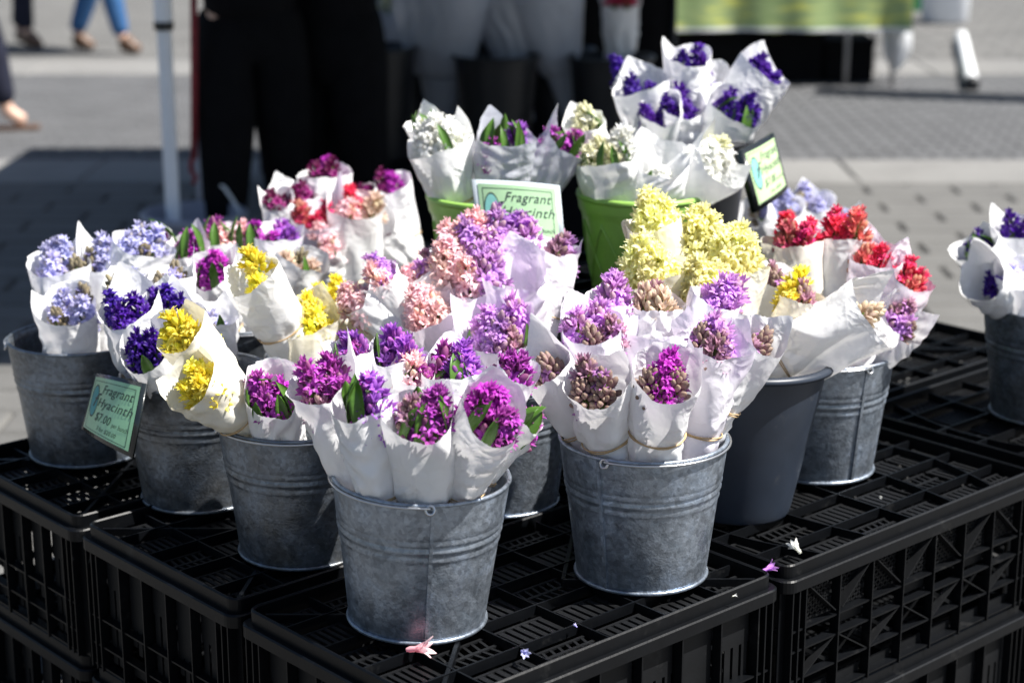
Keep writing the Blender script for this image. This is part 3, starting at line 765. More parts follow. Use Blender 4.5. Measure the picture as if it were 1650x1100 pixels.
bcount = 0
def bouquet(pk, px, py, hw, dy, kinds, leaves, label, peaks=(), lr=.0, back=.034, rise=0.0, paper='paper', waist=.105, n=None,
            lip=.0, flare=.10, crumple=1.0, cat='bouquet', group=None, rimk=.88, loose=1.0, band=True):
    """px,py: middle of the visible flowers; hw: half width of the mouth in photo pixels"""
    global bcount; bcount += 1
    pc, rt, ph, _ = PAILS[pk]
    T = at(px, py+8, Y=pc.y+dy); dist = (T-cam_o.location).length; rm = hw*dist/FPX*.99
    off = Vector((T.x-pc.x, T.y-pc.y)); rw = min(rm*.84, .042); lim = rt-rw-.009
    ro = off*rimk
    if ro.length > lim: ro = ro.normalized()*lim
    Rp = Vector((pc.x+ro.x, pc.y+ro.y, pc.z+ph)); ax = (Rp-T)
    k = (T.z-(pc.z+.018))/(T.z-Rp.z)
    kmin = 1 + .075/max(.02, T.z-Rp.z)
    for kk in range(60):
        B = T+ax*k; wall = rt*.80+(rt*.20)*max(0, (B.z-pc.z)/ph)-.036
        if (Vector((B.x-pc.x, B.y-pc.y))).length < wall or k < kmin: break
        k -= .04
    B = T+ax*k; L = (T-B).length; zax = (T-B).normalized()
    xax = (Vector((1,0,0))-zax*zax.x).normalized(); yax = zax.cross(xax)
    rot = Matrix((xax, yax, zax)).transposed().to_4x4()
    root = thing('hyacinth_bouquet', label, cat, (0,0,0), 0, group or GR[pk])
    root.matrix_world = Matrix.Translation(B) @ rot
    Lp = L+.004+lip; zw = max(.03, Lp-waist); pass
    seed = bcount*17+3
    w_ = link('paper_wrap', wrap_mesh(Lp, rm, rw, zw, back, peaks, seed, M[paper], flare, 1, crumple), root)
    if band: link('rubber_band', band_mesh(rw*1.02, seed), root, (0,0,zw))
    rs = random.Random(seed)
    nh = n or max(2, min(5, round(hw/12)))
    a0 = rs.uniform(0, 6.28)
    for i in range(nh):
        kd = kinds[i % len(kinds)]; Ln = PAL[kd][7]; hr = PAL[kd][6]
        rad = max(0, rm-hr*1.35)*(.9 if nh > 1 else 0); a = a0+2*math.pi*i/nh+rs.uniform(-.25,.25)
        if nh >= 5 and i == 0: rad = 0
        h = link('hyacinth_head', head(kd), root)
        x_, y_ = rad*math.cos(a), rad*math.sin(a)*.8+.0065
        zz = L-Ln*.66+rise+.004+rs.uniform(-.008,.008)+.010*math.sin(a)
        h.location = (x_, y_, zz); sc = rs.uniform(.94,1.08); h.scale = (sc, sc, sc*rs.uniform(.95,1.08))
        h.rotation_euler = (-y_*3+rs.uniform(-.12,.12), x_*3+rs.uniform(-.12,.12), rs.uniform(0,6.28))
    for i in range(leaves):
        a = R(-90)+ (i-(leaves-1)/2)*R(150)/max(1,leaves-1)+rs.uniform(-.25,.25) if leaves > 1 else R(rs.choice([-60,-120,0,180]))
        if leaves > 4 and i % 2: a += math.pi*.8
        r_ = rm*.70
        lf = link('leaf', rs.choice(LEAVES), root)
        lf.location = (r_*math.cos(a), r_*math.sin(a), L-.036+rise+lr+rs.uniform(-.006,.022)); lf.rotation_euler = (0, rs.uniform(-.05,.1), a+math.pi/2+rs.uniform(-.4,.4))
        s_ = rs.uniform(.9,1.2); lf.scale = (s_, s_, 1)
    return root
GR = {'P1':'bouquets in the front galvanised pail','P2':'bouquets in the pail right of centre','P3':'bouquets in the tarnished pail left of centre',
 'P4':'bouquets in the pail behind the tilted card','P5':'lilac bouquets in the far left pail','P6':'red bouquets in the right rear pail','P7':'yellow bouquets in the slate bucket',
 'P8':'pink and orchid bouquets in the middle pail','P9':'bouquets in the pail at the right edge','P10':'bouquets in the left green pot','P11':'white bouquets in the right green pot',
 'P12':'violet bouquets in the charcoal bucket','P13':'lilac bouquets at the back right','P14':'crimson bouquets at the back left','P15':'burgundy bouquets behind the left green pot',
 'P16':'bouquets in the hidden pail behind the lilac ones','P18':'pale yellow bouquets in the middle left'}

# far left pail P5
bouquet('P5', 112, 500, 48, -.07, ['lilac','lilacbud','lilac','lilacbud'], 0, 'pale lilac bouquet with brown bud tips, lowest and nearest in the far left pail', [(185,.035,40)], n=4)
bouquet('P5', 100, 432, 44, .04, ['lilac','lilacbud','lilac'], 0, 'lilac bouquet with brown tips at the back of the far left pail, outermost left', [(60,.025,40)], n=4)
bouquet('P5', 168, 425, 36, .06, ['lilac','lilac','lilacbud'], 0, 'lilac bouquet half buried in white paper, second from the left at the rear', [(150,.05,45),(60,.03,30)])
bouquet('P5', 222, 402, 46, .07, ['lilac','lilac','lilacbud','lilac'], 0, 'open lilac bouquet with a tall bud spike, right rear of the far left pail', [], rise=.006, n=4)
# P4
bouquet('P4', 206, 508, 50, -.02, ['violet','violet','violet'], 0, 'deep violet bouquet in wide paper above the tilted price card', [(95,.045,45),(200,.02,40)], n=3, waist=.09)
bouquet('P4', 240, 562, 44, -.09, ['violet','violet','violet'], 5, 'violet bouquet with many green leaves just above the price card corner', [(45,.02,40)], rise=-.010)
bouquet('P4', 208, 462, 34, .09, ['lilacbud','lilac'], 0, 'lilac bouquet with one round brown bud, behind the violet ones', [(110,.02,50)], n=2)
bouquet('P4', 268, 498, 32, .01, ['violet','violet'], 0, 'narrow violet bouquet upright between two paper points', [(80,.02,40)], n=2)
bouquet('P4', 275, 456, 36, .10, ['lilacbud','lilac','lilacbud'], 0, 'brown budded lilac bouquet beside a tall paper point', [(20,.05,35)], n=3)
bouquet('P4', 303, 522, 38, -.01, ['violet','violet'], 2, 'violet bouquet with two leaves directly behind the upper yellow bouquet', [(110,.045,40)], n=3)
bouquet('P4', 345, 520, 34, .07, ['lilac'], 1, 'rumpled white paper bouquet left of the tall paper cylinder, flowers hardly showing', [(60,.05,40),(160,.04,35)], n=1, rise=-.02, crumple=1.4)
# P3
bouquet('P3', 300, 545, 42, -.02, ['yellow','yellow','yellow'], 0, 'yellow bouquet leaning far left in bright cream paper, upper of the two leaning ones', [(60,.02,40)], n=4, paper='paper_cream', waist=.16)
bouquet('P3', 325, 612, 48, -.10, ['yellow','yellow','yellow'], 0, 'yellow green bouquet drooping over the rim of the tarnished pail', [(175,.02,30),(40,.02,30)], n=4, paper='paper_cream', waist=.085, back=.025, rise=-.012)
bouquet('P3', 437, 638, 46, -.10, ['magenta','magopen','magenta'], 7, 'magenta bouquet ringed with leaves at the front of the tarnished pail', [(5,.035,40),(150,.02,40)], n=3, rise=-.006)
# P16 behind
bouquet('P16', 268, 392, 26, .03, ['magenta'], 3, 'upright green leaves with a little magenta just left of the tent leg foot', [(180,.01,30)], lr=.018, n=1, rise=.0)
bouquet('P16', 305, 408, 30, .0, ['magopen','magenta'], 3, 'small magenta bouquet with a tall leaf, between lilac and magenta ones', [(60,.03,30)], lr=.018, n=2)
bouquet('P16', 345, 440, 36, -.10, ['magopen','magopen'], 3, 'bright magenta bouquet with one broad leaf above the rumpled white paper', [(20,.03,40)], n=3)
bouquet('P16', 352, 390, 34, .08, ['pink','magenta'], 3, 'pinkish magenta bouquet with leaves in the rear left row', [], lr=.018, n=3)
bouquet('P16', 398, 392, 34, .08, ['magopen','pink','magenta'], 4, 'magenta and salmon bouquet with a dark leaf, rear left row', [], lr=.018, n=3)
bouquet('P16', 448, 385, 38, .09, ['purple','magopen'], 2, 'violet magenta bouquet flat topped with white paper in front, rear left row right end', [(20,.02,40)], n=3, rise=-.008)
bouquet('P16', 480, 424, 42, -.02, ['cream','lilacbud'], 1, 'cream and brown bud bouquet in smooth rounded white paper', [], n=3, rise=-.012, back=.01, lip=.012)
# P18
bouquet('P18', 411, 448, 47, -.11, ['yellow'], 0, 'tall white paper cylinder with only a tuft of yellow buds on top', [(165,.018,35)], n=2, rimk=1.0, rise=.0, back=.005, lip=.015, waist=.115, crumple=.8)
bouquet('P18', 497, 522, 44, -.07, ['yellow','yellow','lemon'], 0, 'bright yellow bouquet with green bud tips, right of the tall paper cylinder', [(60,.03,50)], n=4, paper='paper_cream')
bouquet('P18', 540, 488, 42, .04, ['yellow'], 0, 'yellow bouquet mostly covered by cream paper, in the middle left', [(30,.015,40)], n=3, paper='paper_cream', back=.012, lip=.012, crumple=1.3)
bouquet('P18', 612, 492, 42, .02, ['yellow'], 0, 'yellow green bouquet in peaked cream paper left of the pink flowers', [(130,.02,30)], n=2, paper='paper_cream', back=.01, lip=.014, crumple=1.3)
# P14 crimson
bouquet('P14', 446, 330, 26, .0, ['burgundy'], 0, 'small burgundy bouquet at the left end of the crimson group', [(160,.03,40)], n=1)
bouquet('P14', 478, 325, 34, .03, ['burgundy','burgundy'], 0, 'burgundy bouquet in curled white paper, second in the crimson group', [(130,.04,50)], n=2)
bouquet('P14', 522, 284, 38, .10, ['burgundy','magopen'], 0, 'dark magenta bouquet standing highest in the crimson group', [(10,.0,40)], n=3, rise=.01)
bouquet('P14', 508, 354, 40, -.06, ['crimson','crimson','redbrown'], 0, 'bright crimson bouquet in rosy paper at the front of the crimson group', [(40,.075,32)], n=3, paper='paper_lilac')
bouquet('P14', 575, 338, 40, -.05, ['cream','crimson','pink'], 0, 'pink and cream bouquet in a tall white paper sleeve', [(170,.03,30)], n=3, waist=.17)
bouquet('P14', 528, 400, 26, -.10, ['pink'], 1, 'small pink bouquet below the crimson one', [], n=2)
bouquet('P15', 590, 322, 32, .02, ['burgundy','burgundy'], 0, 'burgundy bouquet in shade left of the green pot', [], n=2)
bouquet('P15', 632, 300, 30, .03, ['magopen','burgundy'], 0, 'magenta sprig bouquet against the left green pot', [], n=2, rise=.01)
bouquet('P15', 618, 372, 30, -.05, ['burgundy'], 0, 'white paper sleeve beside the green pot with hidden burgundy heads', [(60,.04,40)], n=1, rise=-.03, waist=.08)
bouquet('P15', 912, 300, 34, .06, ['peach','pink'], 0, 'pale pink bouquet glimpsed between the two green pots', [], n=3, cat='bouquet') if False else None
# P8 centre
bouquet('P8', 690, 448, 46, .10, ['orchid','brownpink','pink'], 0, 'orchid and brown bud bouquet with crumpled white paper lobe in front', [(200,.02,50)], n=3, crumple=1.5)
bouquet('P8', 622, 455, 32, .06, ['orchid','pink'], 0, 'orchid sprig bouquet left of the crumpled paper lobe', [], n=2, rise=.012)
bouquet('P8', 585, 490, 30, .05, ['pink','peach'], 0, 'soft pink bouquet behind the yellow ones', [], n=3, rise=.008)
bouquet('P8', 752, 402, 50, .11, ['pink','pink','peach','orchid','pink'], 0, 'large open pink bouquet rising highest in the centre', [], n=6, rise=.024, back=.0, lip=-.01)
bouquet('P8', 772, 452, 48, .04, ['orchid','pink','orchid','orchid'], 0, 'orchid and pink bouquet spilling towards the camera in the centre', [(20,.02,40)], n=5, rise=.022, back=.0, lip=-.02, paper='paper_lilac')
bouquet('P8', 722, 440, 38, .07, ['pink','peach','pink'], 0, 'open salmon pink bouquet at the left of the centre mass', [], n=4, rise=.02, back=.0, lip=-.015, paper='paper_lilac')
bouquet('P8', 792, 398, 36, .10, ['orchid','pink'], 0, 'orchid bouquet just under the centre price card', [], n=3, rise=.02, back=.0, lip=-.015, paper='paper_lilac')
bouquet('P8', 835, 392, 38, .15, ['orchid','purple','orchid'], 0, 'purple bouquet behind the pointed paper, below the centre price card', [], n=3, rise=.016)
bouquet('P8', 898, 408, 38, .12, ['brownpink','orchid'], 0, 'mauve budded bouquet right of the pointed paper', [(10,.02,30)], n=2, paper='paper_lilac')
bouquet('P8', 835, 470, 52, .02, ['orchid'], 0, 'big pointed sheet of white paper round a hidden orchid bouquet', [(100,.060,38),(60,.03,40)], n=1, rise=-.04, back=.02, lip=.02, crumple=1.7, waist=.15, paper='paper_lilac')
bouquet('P8', 695, 512, 46, .0, ['pink','peach','pink'], 0, 'salmon pink bouquet with open florets left of the orchid pair', [(20,.03,40)], n=5, rise=.008, paper='paper_lilac')
bouquet('P8', 800, 540, 66, -.08, ['orchid','orchid','brownpink','orchid'], 2, 'wide orchid purple bouquet with one dark leaf in an open lilac paper cone', [(170,.05,40),(20,.03,40)], n=5, back=.04, paper='paper_lilac', waist=.08)
# P1 front
bouquet('P1', 640, 578, 38, .10, ['purple','purple'], 2, 'purple bouquet at the back of the front pail behind a white paper square', [], n=3)
bouquet('P1', 572, 576, 34, .10, ['purple','magenta'], 2, 'dark purple bouquet with leaf at the back left of the front pail', [(170,.02,40)], n=3)
bouquet('P1', 532, 628, 52, -.0, ['magenta','brownpink','magenta'], 2, 'magenta budded bouquet at the left side of the front pail', [(20,.055,30),(175,.01,40)], n=4, waist=.15)
bouquet('P1', 672, 610, 34, .07, ['pink','magenta'], 1, 'small rosy bouquet mostly covered by white paper in the front pail', [(120,.02,50)], n=2, rise=-.01)
bouquet('P1', 728, 602, 50, .08, ['purple','magenta','purple'], 3, 'purple bouquet with upright leaf in the second row of the front pail', [(95,.02,50)], n=4)
bouquet('P1', 820, 603, 36, .07, ['magenta','magenta'], 0, 'magenta bouquet at the right rear of the front pail', [], n=2, rise=-.008)
bouquet('P1', 592, 656, 44, -.09, ['purple','purple','magopen'], 6, 'purple bouquet with tall leaves at its right, front left of the front pail', [], lr=.014, n=3, back=.02, waist=.125, lip=.0)
bouquet('P1', 686, 676, 53, -.11, ['magenta','magenta','brownpink'], 7, 'magenta bouquet ringed with leaves, front centre of the front pail', [(35,.035,35)], n=4, waist=.125, back=.025)
bouquet('P1', 792, 672, 54, -.10, ['magopen','magenta','magenta'], 5, 'bright magenta bouquet, front right of the front pail', [(110,.02,40),(165,.02,30)], n=4, waist=.125)
bouquet('P1', 848, 676, 22, -.03, ['magenta'], 4, 'narrow bouquet with leaves poking out at the right rim of the front pail', [], n=1, back=.01, rise=-.01)
# P2
bouquet('P2', 985, 492, 36, .12, ['orchid'], 0, 'open orchid bouquet at the back of the brown budded pail', [], n=2, rise=.015)
bouquet('P2', 1055, 500, 38, .12, ['cream','brownpink'], 0, 'cream and mauve bud bouquet at the rear centre of the right pail', [], n=3, rise=.012)
bouquet('P2', 1152, 494, 38, .12, ['orchid','orchid'], 0, 'bright orchid bouquet in front of the yellow flowers', [], n=3, rise=.012)
bouquet('P2', 958, 538, 50, .02, ['orchid','brown','brownpink'], 0, 'pink orchid bouquet with brown buds, second row left in the right pail', [(120,.03,45)], n=4, paper='paper_lilac', waist=.13)
bouquet('P2', 1062, 556, 48, .05, ['brownpink'], 0, 'lilac white paper panel with a torn corner, middle of the right pail', [(20,.03,40)], n=1, rise=-.04, lip=.025, back=.012, paper='paper_lilac', waist=.17)
bouquet('P2', 882, 598, 42, -.02, ['brown','brown'], 0, 'dry brown budded bouquet leaning left out of the right pail', [(70,.045,40)], n=3, rise=-.018, waist=.10)
bouquet('P2', 958, 625, 48, -.09, ['brown','brown','brownpink'], 0, 'olive brown budded bouquet at the front left of the right pail', [(30,.02,35)], n=4, waist=.085)
bouquet('P2', 1066, 612, 54, -.11, ['magopen','brown','magopen','brown'], 0, 'magenta and olive bud bouquet at the front centre of the right pail', [(20,.03,40)], n=5, waist=.085)
bouquet('P2', 1150, 562, 46, -.04, ['orchid','brown','brownpink'], 0, 'orchid bouquet with olive bud at the front right of the right pail', [(45,.02,40)], n=4, waist=.125, paper='paper_lilac')
bouquet('P2', 1215, 552, 40, -.01, ['brown','brownpink'], 0, 'brown budded bouquet leaning right over the slate bucket', [(35,.03,50)], n=2, rise=-.016, waist=.105, crumple=1.4)
# P7
bouquet('P7', 1058, 360, 44, .05, ['lemon','lemon','lemon'], 0, 'highest lemon yellow bouquet in front of the right green pot', [], n=4, rise=.01, paper='paper_cream', back=.01, lip=.002, waist=.13)
bouquet('P7', 1048, 440, 50, -.04, ['lemon','lemon','lemon','lemon'], 0, 'lemon yellow bouquet below the highest one, left in the slate bucket', [], n=5, rise=.016, paper='paper_cream', back=.005)
bouquet('P7', 1128, 400, 42, .04, ['lemon','lemon','lemon'], 0, 'lemon yellow open bouquet in the middle of the slate bucket', [], n=4, rise=.02, paper='paper_cream', back=.0)
bouquet('P7', 1178, 428, 46, .0, ['lemon','lemon','lemon','lemon'], 0, 'lemon yellow bouquet overhanging on the right of the slate bucket', [], n=5, rise=.02, paper='paper_cream', back=.0)
bouquet('P7', 1140, 470, 44, -.08, ['lemon','lemon','lemon'], 0, 'lemon yellow bouquet just above the bright orchid flowers', [], n=4, rise=.014, paper='paper_cream', back=.0)
bouquet('P7', 1285, 476, 38, .02, ['yellow','brownpink'], 0, 'cream paper bouquet with a small yellow tuft, right of the lemon ones', [], n=3, rise=-.006, back=.005, paper='paper_cream', waist=.14)
bouquet('P7', 1250, 458, 32, .09, ['brownpink','brown'], 0, 'brown budded bouquet behind the cream paper one', [(150,.03,40)], n=2)
bouquet('P7', 1392, 500, 58, -.02, ['cream'], 0, 'large crumpled white paper bouquet leaning far right over the rim', [(110,.05,45),(20,.02,30)], n=1, rise=-.01, back=.02, crumple=1.8, waist=.155)
# P6
bouquet('P6', 1284, 384, 46, .07, ['crimson','crimson','redbrown'], 0, 'crimson bouquet at the left of the red group', [], n=4, back=.0, rise=.006, waist=.15, paper='paper_cream')
bouquet('P6', 1362, 380, 44, .08, ['redbrown','crimson','crimson'], 0, 'crimson bouquet with a big russet bud cluster, top of the red group', [], n=4, back=.0, rise=.01, waist=.15)
bouquet('P6', 1402, 420, 38, .03, ['redbrown','crimson'], 0, 'small russet and crimson bouquet half in paper, middle of the red group', [(100,.03,40)], n=2, rise=-.006, paper='paper_lilac')
bouquet('P6', 1466, 456, 38, .0, ['crimson','redbrown','crimson'], 0, 'crimson and russet bouquet leaning right in rosy paper', [(130,.035,45)], n=3, rise=-.004, paper='paper_lilac')
bouquet('P6', 1446, 520, 40, -.06, ['brownpink','orchid','brown'], 0, 'mauve and brown bud bouquet in the right rear pail, lowest on the right', [(15,.03,35),(170,.03,35)], n=3)
bouquet('P6', 1382, 540, 36, -.09, ['magenta','brownpink'], 0, 'purple budded bouquet tucked under the big leaning paper', [(150,.02,40)], n=2, rise=-.006)
# P9
bouquet('P9', 1582, 398, 40, .05, ['violet','violet'], 5, 'dark violet bouquet with green leaves at the right edge of the picture', [(30,.02,40)], n=2)
bouquet('P9', 1652, 372, 40, .06, ['violet','violet'], 0, 'violet bouquet cut by the right edge of the picture', [(150,.03,40)], n=3, rise=.004)
bouquet('P9', 1650, 446, 40, -.05, ['lilac'], 0, 'white paper bouquet with a trace of lilac at the right edge', [(120,.025,45)], n=2, rise=-.01)
bouquet('P9', 1590, 446, 38, -.05, ['violet'], 0, 'white paper sleeve in front of the dark violet bouquet at the right edge', [(60,.03,45)], n=1, rise=-.035)
# P13
bouquet('P13', 1262, 345, 36, -.05, ['lilac','lilacbud'], 0, 'lilac bouquet with green buds, nearest the small slanted card', [], n=3, rise=.004)
bouquet('P13', 1302, 330, 36, .03, ['lilac','lilacbud','lilac'], 0, 'lilac bouquet in the middle of the back right group', [(100,.03,40)], n=3)
bouquet('P13', 1345, 356, 32, .02, ['lilac','lilacbud'], 0, 'lilac bouquet behind the crimson ones with pointed paper at its right', [(20,.04,35)], n=2)
bouquet('P13', 1218, 345, 28, -.04, ['lilacbud'], 1, 'plain white paper sleeve under the small slanted card', [], n=1, rise=-.03)
# P10
bouquet('P10', 708, 232, 50, -.03, ['white','white','white','white'], 1, 'pure white bouquet with open florets in the left green pot', [(40,.045,30),(150,.02,30)], n=5, rise=.004, back=.01)
bouquet('P10', 688, 205, 28, .06, ['whitebud'], 4, 'white bud bouquet with small leaves at the back of the left green pot', [(60,.03,40)], n=1)
bouquet('P10', 808, 222, 46, -.05, ['magenta','purple'], 9, 'mauve bouquet behind broad green leaves in the left green pot', [(120,.035,35)], n=2, lr=.016, back=.02, paper='glassine', rise=-.010)
bouquet('P10', 905, 226, 42, .0, ['magenta','magenta'], 4, 'dark magenta bouquet beside a large grey paper point', [(165,.05,50)], n=2, rise=-.004, back=.01, paper='glassine')
# P11
bouquet('P11', 978, 248, 50, -.05, ['whitebud','white','whitebud'], 4, 'cream white bud bouquet at the left of the right green pot', [(40,.05,35)], n=4, rise=.0, back=.01)
bouquet('P11', 948, 205, 30, .05, ['whitebud'], 1, 'small cream bouquet with rounded paper at its back, right green pot', [(110,.03,60)], n=1)
bouquet('P11', 1062, 262, 46, -.06, ['white'], 1, 'white paper bouquet with folded collar in the middle of the right green pot', [(130,.03,45),(40,.0,30)], n=1, rise=-.035, crumple=1.6)
bouquet('P11', 1142, 256, 48, -.03, ['white','white','whitebud'], 1, 'white double bouquet at the right side of the right green pot', [(150,.04,40),(10,.025,25)], n=4, rise=-.004)
bouquet('P15', 925, 300, 34, .08, ['peach','pink'], 0, 'pale pink bouquet glimpsed between the two green pots', [], n=3) if False else None
# P12
bouquet('P12', 1035, 142, 44, .02, ['violet','violet'], 0, 'deep violet bouquet at the left of the highest group', [(95,.035,50)], n=2)
bouquet('P12', 1002, 106, 20, .10, ['violet'], 0, 'tiny dark violet tuft at the far left rear of the highest group', [], n=1, lip=-.02, back=0)
bouquet('P12', 1112, 98, 38, .03, ['violet','violet','violet'], 0, 'deep violet bouquet in a straight paper sleeve, centre of the highest group', [(150,.03,35)], n=3, waist=.15)
bouquet('P12', 1060, 182, 34, -.06, ['violet','violet'], 0, 'violet bouquet low behind the cream white ones, left of two', [], n=2)
bouquet('P12', 1102, 176, 34, -.05, ['violet','violet'], 0, 'violet bouquet low behind the white paper collar, right of two', [], n=2)
bouquet('P12', 1150, 128, 30, .06, ['violet'], 0, 'white paper gap filler between the two tall violet bouquets', [(60,.01,60)], n=1, rise=-.035)
bouquet('P12', 1222, 118, 46, .04, ['violet','violet','violet','violet'], 0, 'largest violet bouquet, highest on the right with paper behind', [(110,.045,50)], n=5, waist=.16)
bouquet('P12', 1184, 178, 42, -.05, ['violet','violet','violet'], 4, 'violet bouquet with two pale leaves below the largest one', [], n=4)

# ------------------------------------------------------------------ price cards
def text_mesh(s, size, m, name='lettering'):
    cu = bpy.data.curves.new('t', 'FONT'); cu.body = s; cu.size = size; cu.shear = .35; cu.align_x = 'LEFT'; cu.resolution_u = 3
    cu.space_character = 1.05; cu.offset = -.0
    o = bpy.data.objects.new('t', cu); C.objects.link(o)
    dg = bpy.context.evaluated_depsgraph_get(); me = bpy.data.meshes.new_from_object(o.evaluated_get(dg)); me.name = name
    bpy.data.objects.remove(o); me.materials.clear(); me.materials.append(m)
    xs = [v.co.x for v in me.vertices]; return me, max(xs) if xs else 0
def card(label, TL, TR, BR, BL, bulge, mcard, mteal, mborder=None, lines=True, thick=.003, bw=.06):
    TL, TR, BR, BL = map(Vector, (TL, TR, BR, BL)); ce = (TL+TR+BR+BL)/4
    nrm = (TR-TL).cross(BL-TL).normalized()*-1
    if nrm.dot(cam_o.location-ce) < 0: nrm = -nrm
    def P(u, v, d):      # u,v 0..1, v up
        p = (BL*(1-u)+BR*u)*(1-v)+(TL*(1-u)+TR*u)*v
        return p+nrm*(d+bulge*(1-(2*u-1)**2)) - ce
    root = thing('price_card', label, 'price card', ce, 0, 'price cards')
    def patch(name, u0, u1, v0, v1, d, m, th=0):
        b = MB(); n = 16; vs = []
        for j in (0, 1):
            for i in range(n+1): vs.append(P(u0+(u1-u0)*i/n, v0+(v1-v0)*j, d))
        fs = [(i, i+1, n+2+i, n+1+i) for i in range(n)]
        if th:
            q = len(vs)
            for j in (0, 1):
                for i in range(n+1): vs.append(P(u0+(u1-u0)*i/n, v0+(v1-v0)*j, d-th))
            fs += [tuple(q+k for k in reversed(f)) for f in list(fs)]
            fs += [(i+1, i, q+i, q+i+1) for i in range(n)] + [(n+1+i, n+2+i, q+n+2+i, q+n+1+i) for i in range(n)]
            fs += [(0, n+1, q+n+1, q), (n, q+n, q+2*n+1, 2*n+1)]
        b.add(vs, fs); return b.build(name, m, root, True)
    patch('card_backing', 0, 1, 0, 1, 0, mborder or M['sign_black'], thick)
    patch('card_face', bw, 1-bw, bw, 1-bw, .0006, mcard)
    # printed frame line
    for (u0,u1,v0,v1) in ((.11,.89,.875,.885),(.11,.89,.085,.095),(.105,.112,.085,.885),(.888,.895,.085,.885)):
        patch('printed_line', u0, u1, v0, v1, .0009, M['ink'])
    # oval with an f
    b = MB(); vs = [P(.20, .55, .0010)]; k = 28
    for i in range(k): a = 2*math.pi*i/k; vs.append(P(.20+.082*math.cos(a), .55+.245*math.sin(a), .0010))
    b.add(vs, [(0, 1+i, 1+(i+1)%k) for i in range(k)]); b.build('logo_oval', mteal, root)
    b = MB(); vs = []
    for i in range(k):
        a = 2*math.pi*i/k
        for q in (1.0, 1.10): vs.append(P(.20+.082*q*math.cos(a), .55+.245*q*math.sin(a), .0011))
    b.add(vs, [(2*i, 2*i+1, 2*((i+1)%k)+1, 2*((i+1)%k)) for i in range(k)]); b.build('logo_ring', M['ink'], root)
    W = (TR-TL).length; Hh = (TL-BL).length
    def put(s, u, v, size, wmax=None):
        me, xm = text_mesh(s, size, M['ink'])
        k_ = 1 if not wmax else wmax/xm
        for vtx in me.vertices: vtx.co = P(u+vtx.co.x*k_, v+vtx.co.y, .0013)
        me.update(); link('lettering', me, root)
    put('f', .165, .46, .34)
    put('Fragrant', .34, .70, .20, .55); put('Hyacinth', .29, .49, .20, .62)
    put('$7.00', .30, .27, .19, .32); put('per bunch', .64, .27, .10, .25)
    put('3 for $20.00', .38, .135, .095, .36)
    return root
card('green price card tilted at the left, teal oval logo, leaning between two pails',
     at(154,601,Y=2.97), at(236,618,Y=2.84), at(213,738,Y=2.80), at(131,690,Y=2.93), .012, M['card_dark'], M['teal'])
M['clear_edge'] = mat('clear_card_sleeve', (.5,.56,.6), .15, noise=(10,.2), coat=.6)
card('pale green price card with silver sleeve in front of the left green pot',
     at(760,289,Y=3.26), at(902,299,Y=3.26), at(912,408,Y=3.22), at(772,400,Y=3.22), .014, M['card'], M['teal_pale'], M['clear_edge'])
card('small slanted price card turned right beside the charcoal bucket',
     at(1192,243,Y=3.52), at(1247,213,Y=3.62), at(1270,303,Y=3.60), at(1219,342,Y=3.50), .010, M['card_lime'], M['teal_pale'], thick=.012, bw=.08)

# ------------------------------------------------------------------ fallen petals
def fallen(px, py, kind, label, rz, s=1.4, z=ZT):
    rs = random.Random(px); pal = PAL[kind]
    V, F, Cc = floret('open', pal[2], pal[3], rs, s, .38)
    me = np_mesh('floret', V, F, M['petal'], Cc); p = at(px, py, z=z+.004)
    o = link('fallen_floret', me); o.location = p; o.rotation_euler = (R(78), 0, R(rz)); tag(o, label, 'floret', 'fallen florets')
fallen(655, 1046, 'pink', 'pink floret fallen just under the front pail', 75, 1.5)
fallen(840, 1048, 'lilac', 'tiny lilac floret lying on the crate ribs right of the front pail', 20, .8)
fallen(1228, 920, 'orchid', 'orchid floret lying on the crate lip by the right corner', 120, 1.0)
for fx, fy, kd, lb in ((930,1010,'lilac','tiny lilac speck of petal on the ribs between the two front pails'),(1180,960,'white','white petal speck by the foot of the pail right of centre'),(1420,800,'white','white petal speck near the middle of the lattice crate top')):
    fallen(fx, fy, kd, lb, fx, .3)
fallen(1290, 890, 'white', 'scrap of white petal in the corner of the lattice crate', 200, 1.1)

# ------------------------------------------------------------------ market tent
tent = thing('market_tent', 'market tent on a white metal leg, its shade falling on the pavement at left', 'tent', (0,0,0))
TX0, TX1, TY0, TY1, TZ = -1.12, 1.95, 5.2, 9.15, 2.12
b = MB()
cx, cy = (TX0+TX1)/2, (TY0+TY1)/2
b.add([(TX0,TY0,TZ),(TX1,TY0,TZ),(TX1,TY1,TZ),(TX0,TY1,TZ),(cx,cy,TZ+.8)], [(0,1,4),(1,2,4),(2,3,4),(3,0,4)])
b.add([(TX0,TY0,TZ-.012),(TX1,TY0,TZ-.012),(TX1,TY1,TZ-.012),(TX0,TY1,TZ-.012),(cx,cy,TZ+.79)], [(1,0,4),(2,1,4),(3,2,4),(0,3,4)])
b.build('canopy', M['canopy'], tent)
b = MB(); t_ = .006
b.box(TX0,TX1,TY0,TY0+t_,TZ-.22,TZ); b.box(TX0,TX1,TY1-t_,TY1,TZ-.22,TZ); b.box(TX0,TX0+t_,TY0+t_,TY1-t_,TZ-.22,TZ); b.box(TX1-t_,TX1,TY0+t_,TY1-t_,TZ-.22,TZ)
b.build('valance', M['canopy'], tent)
LEGX, LEGY = -1.205, 6.50
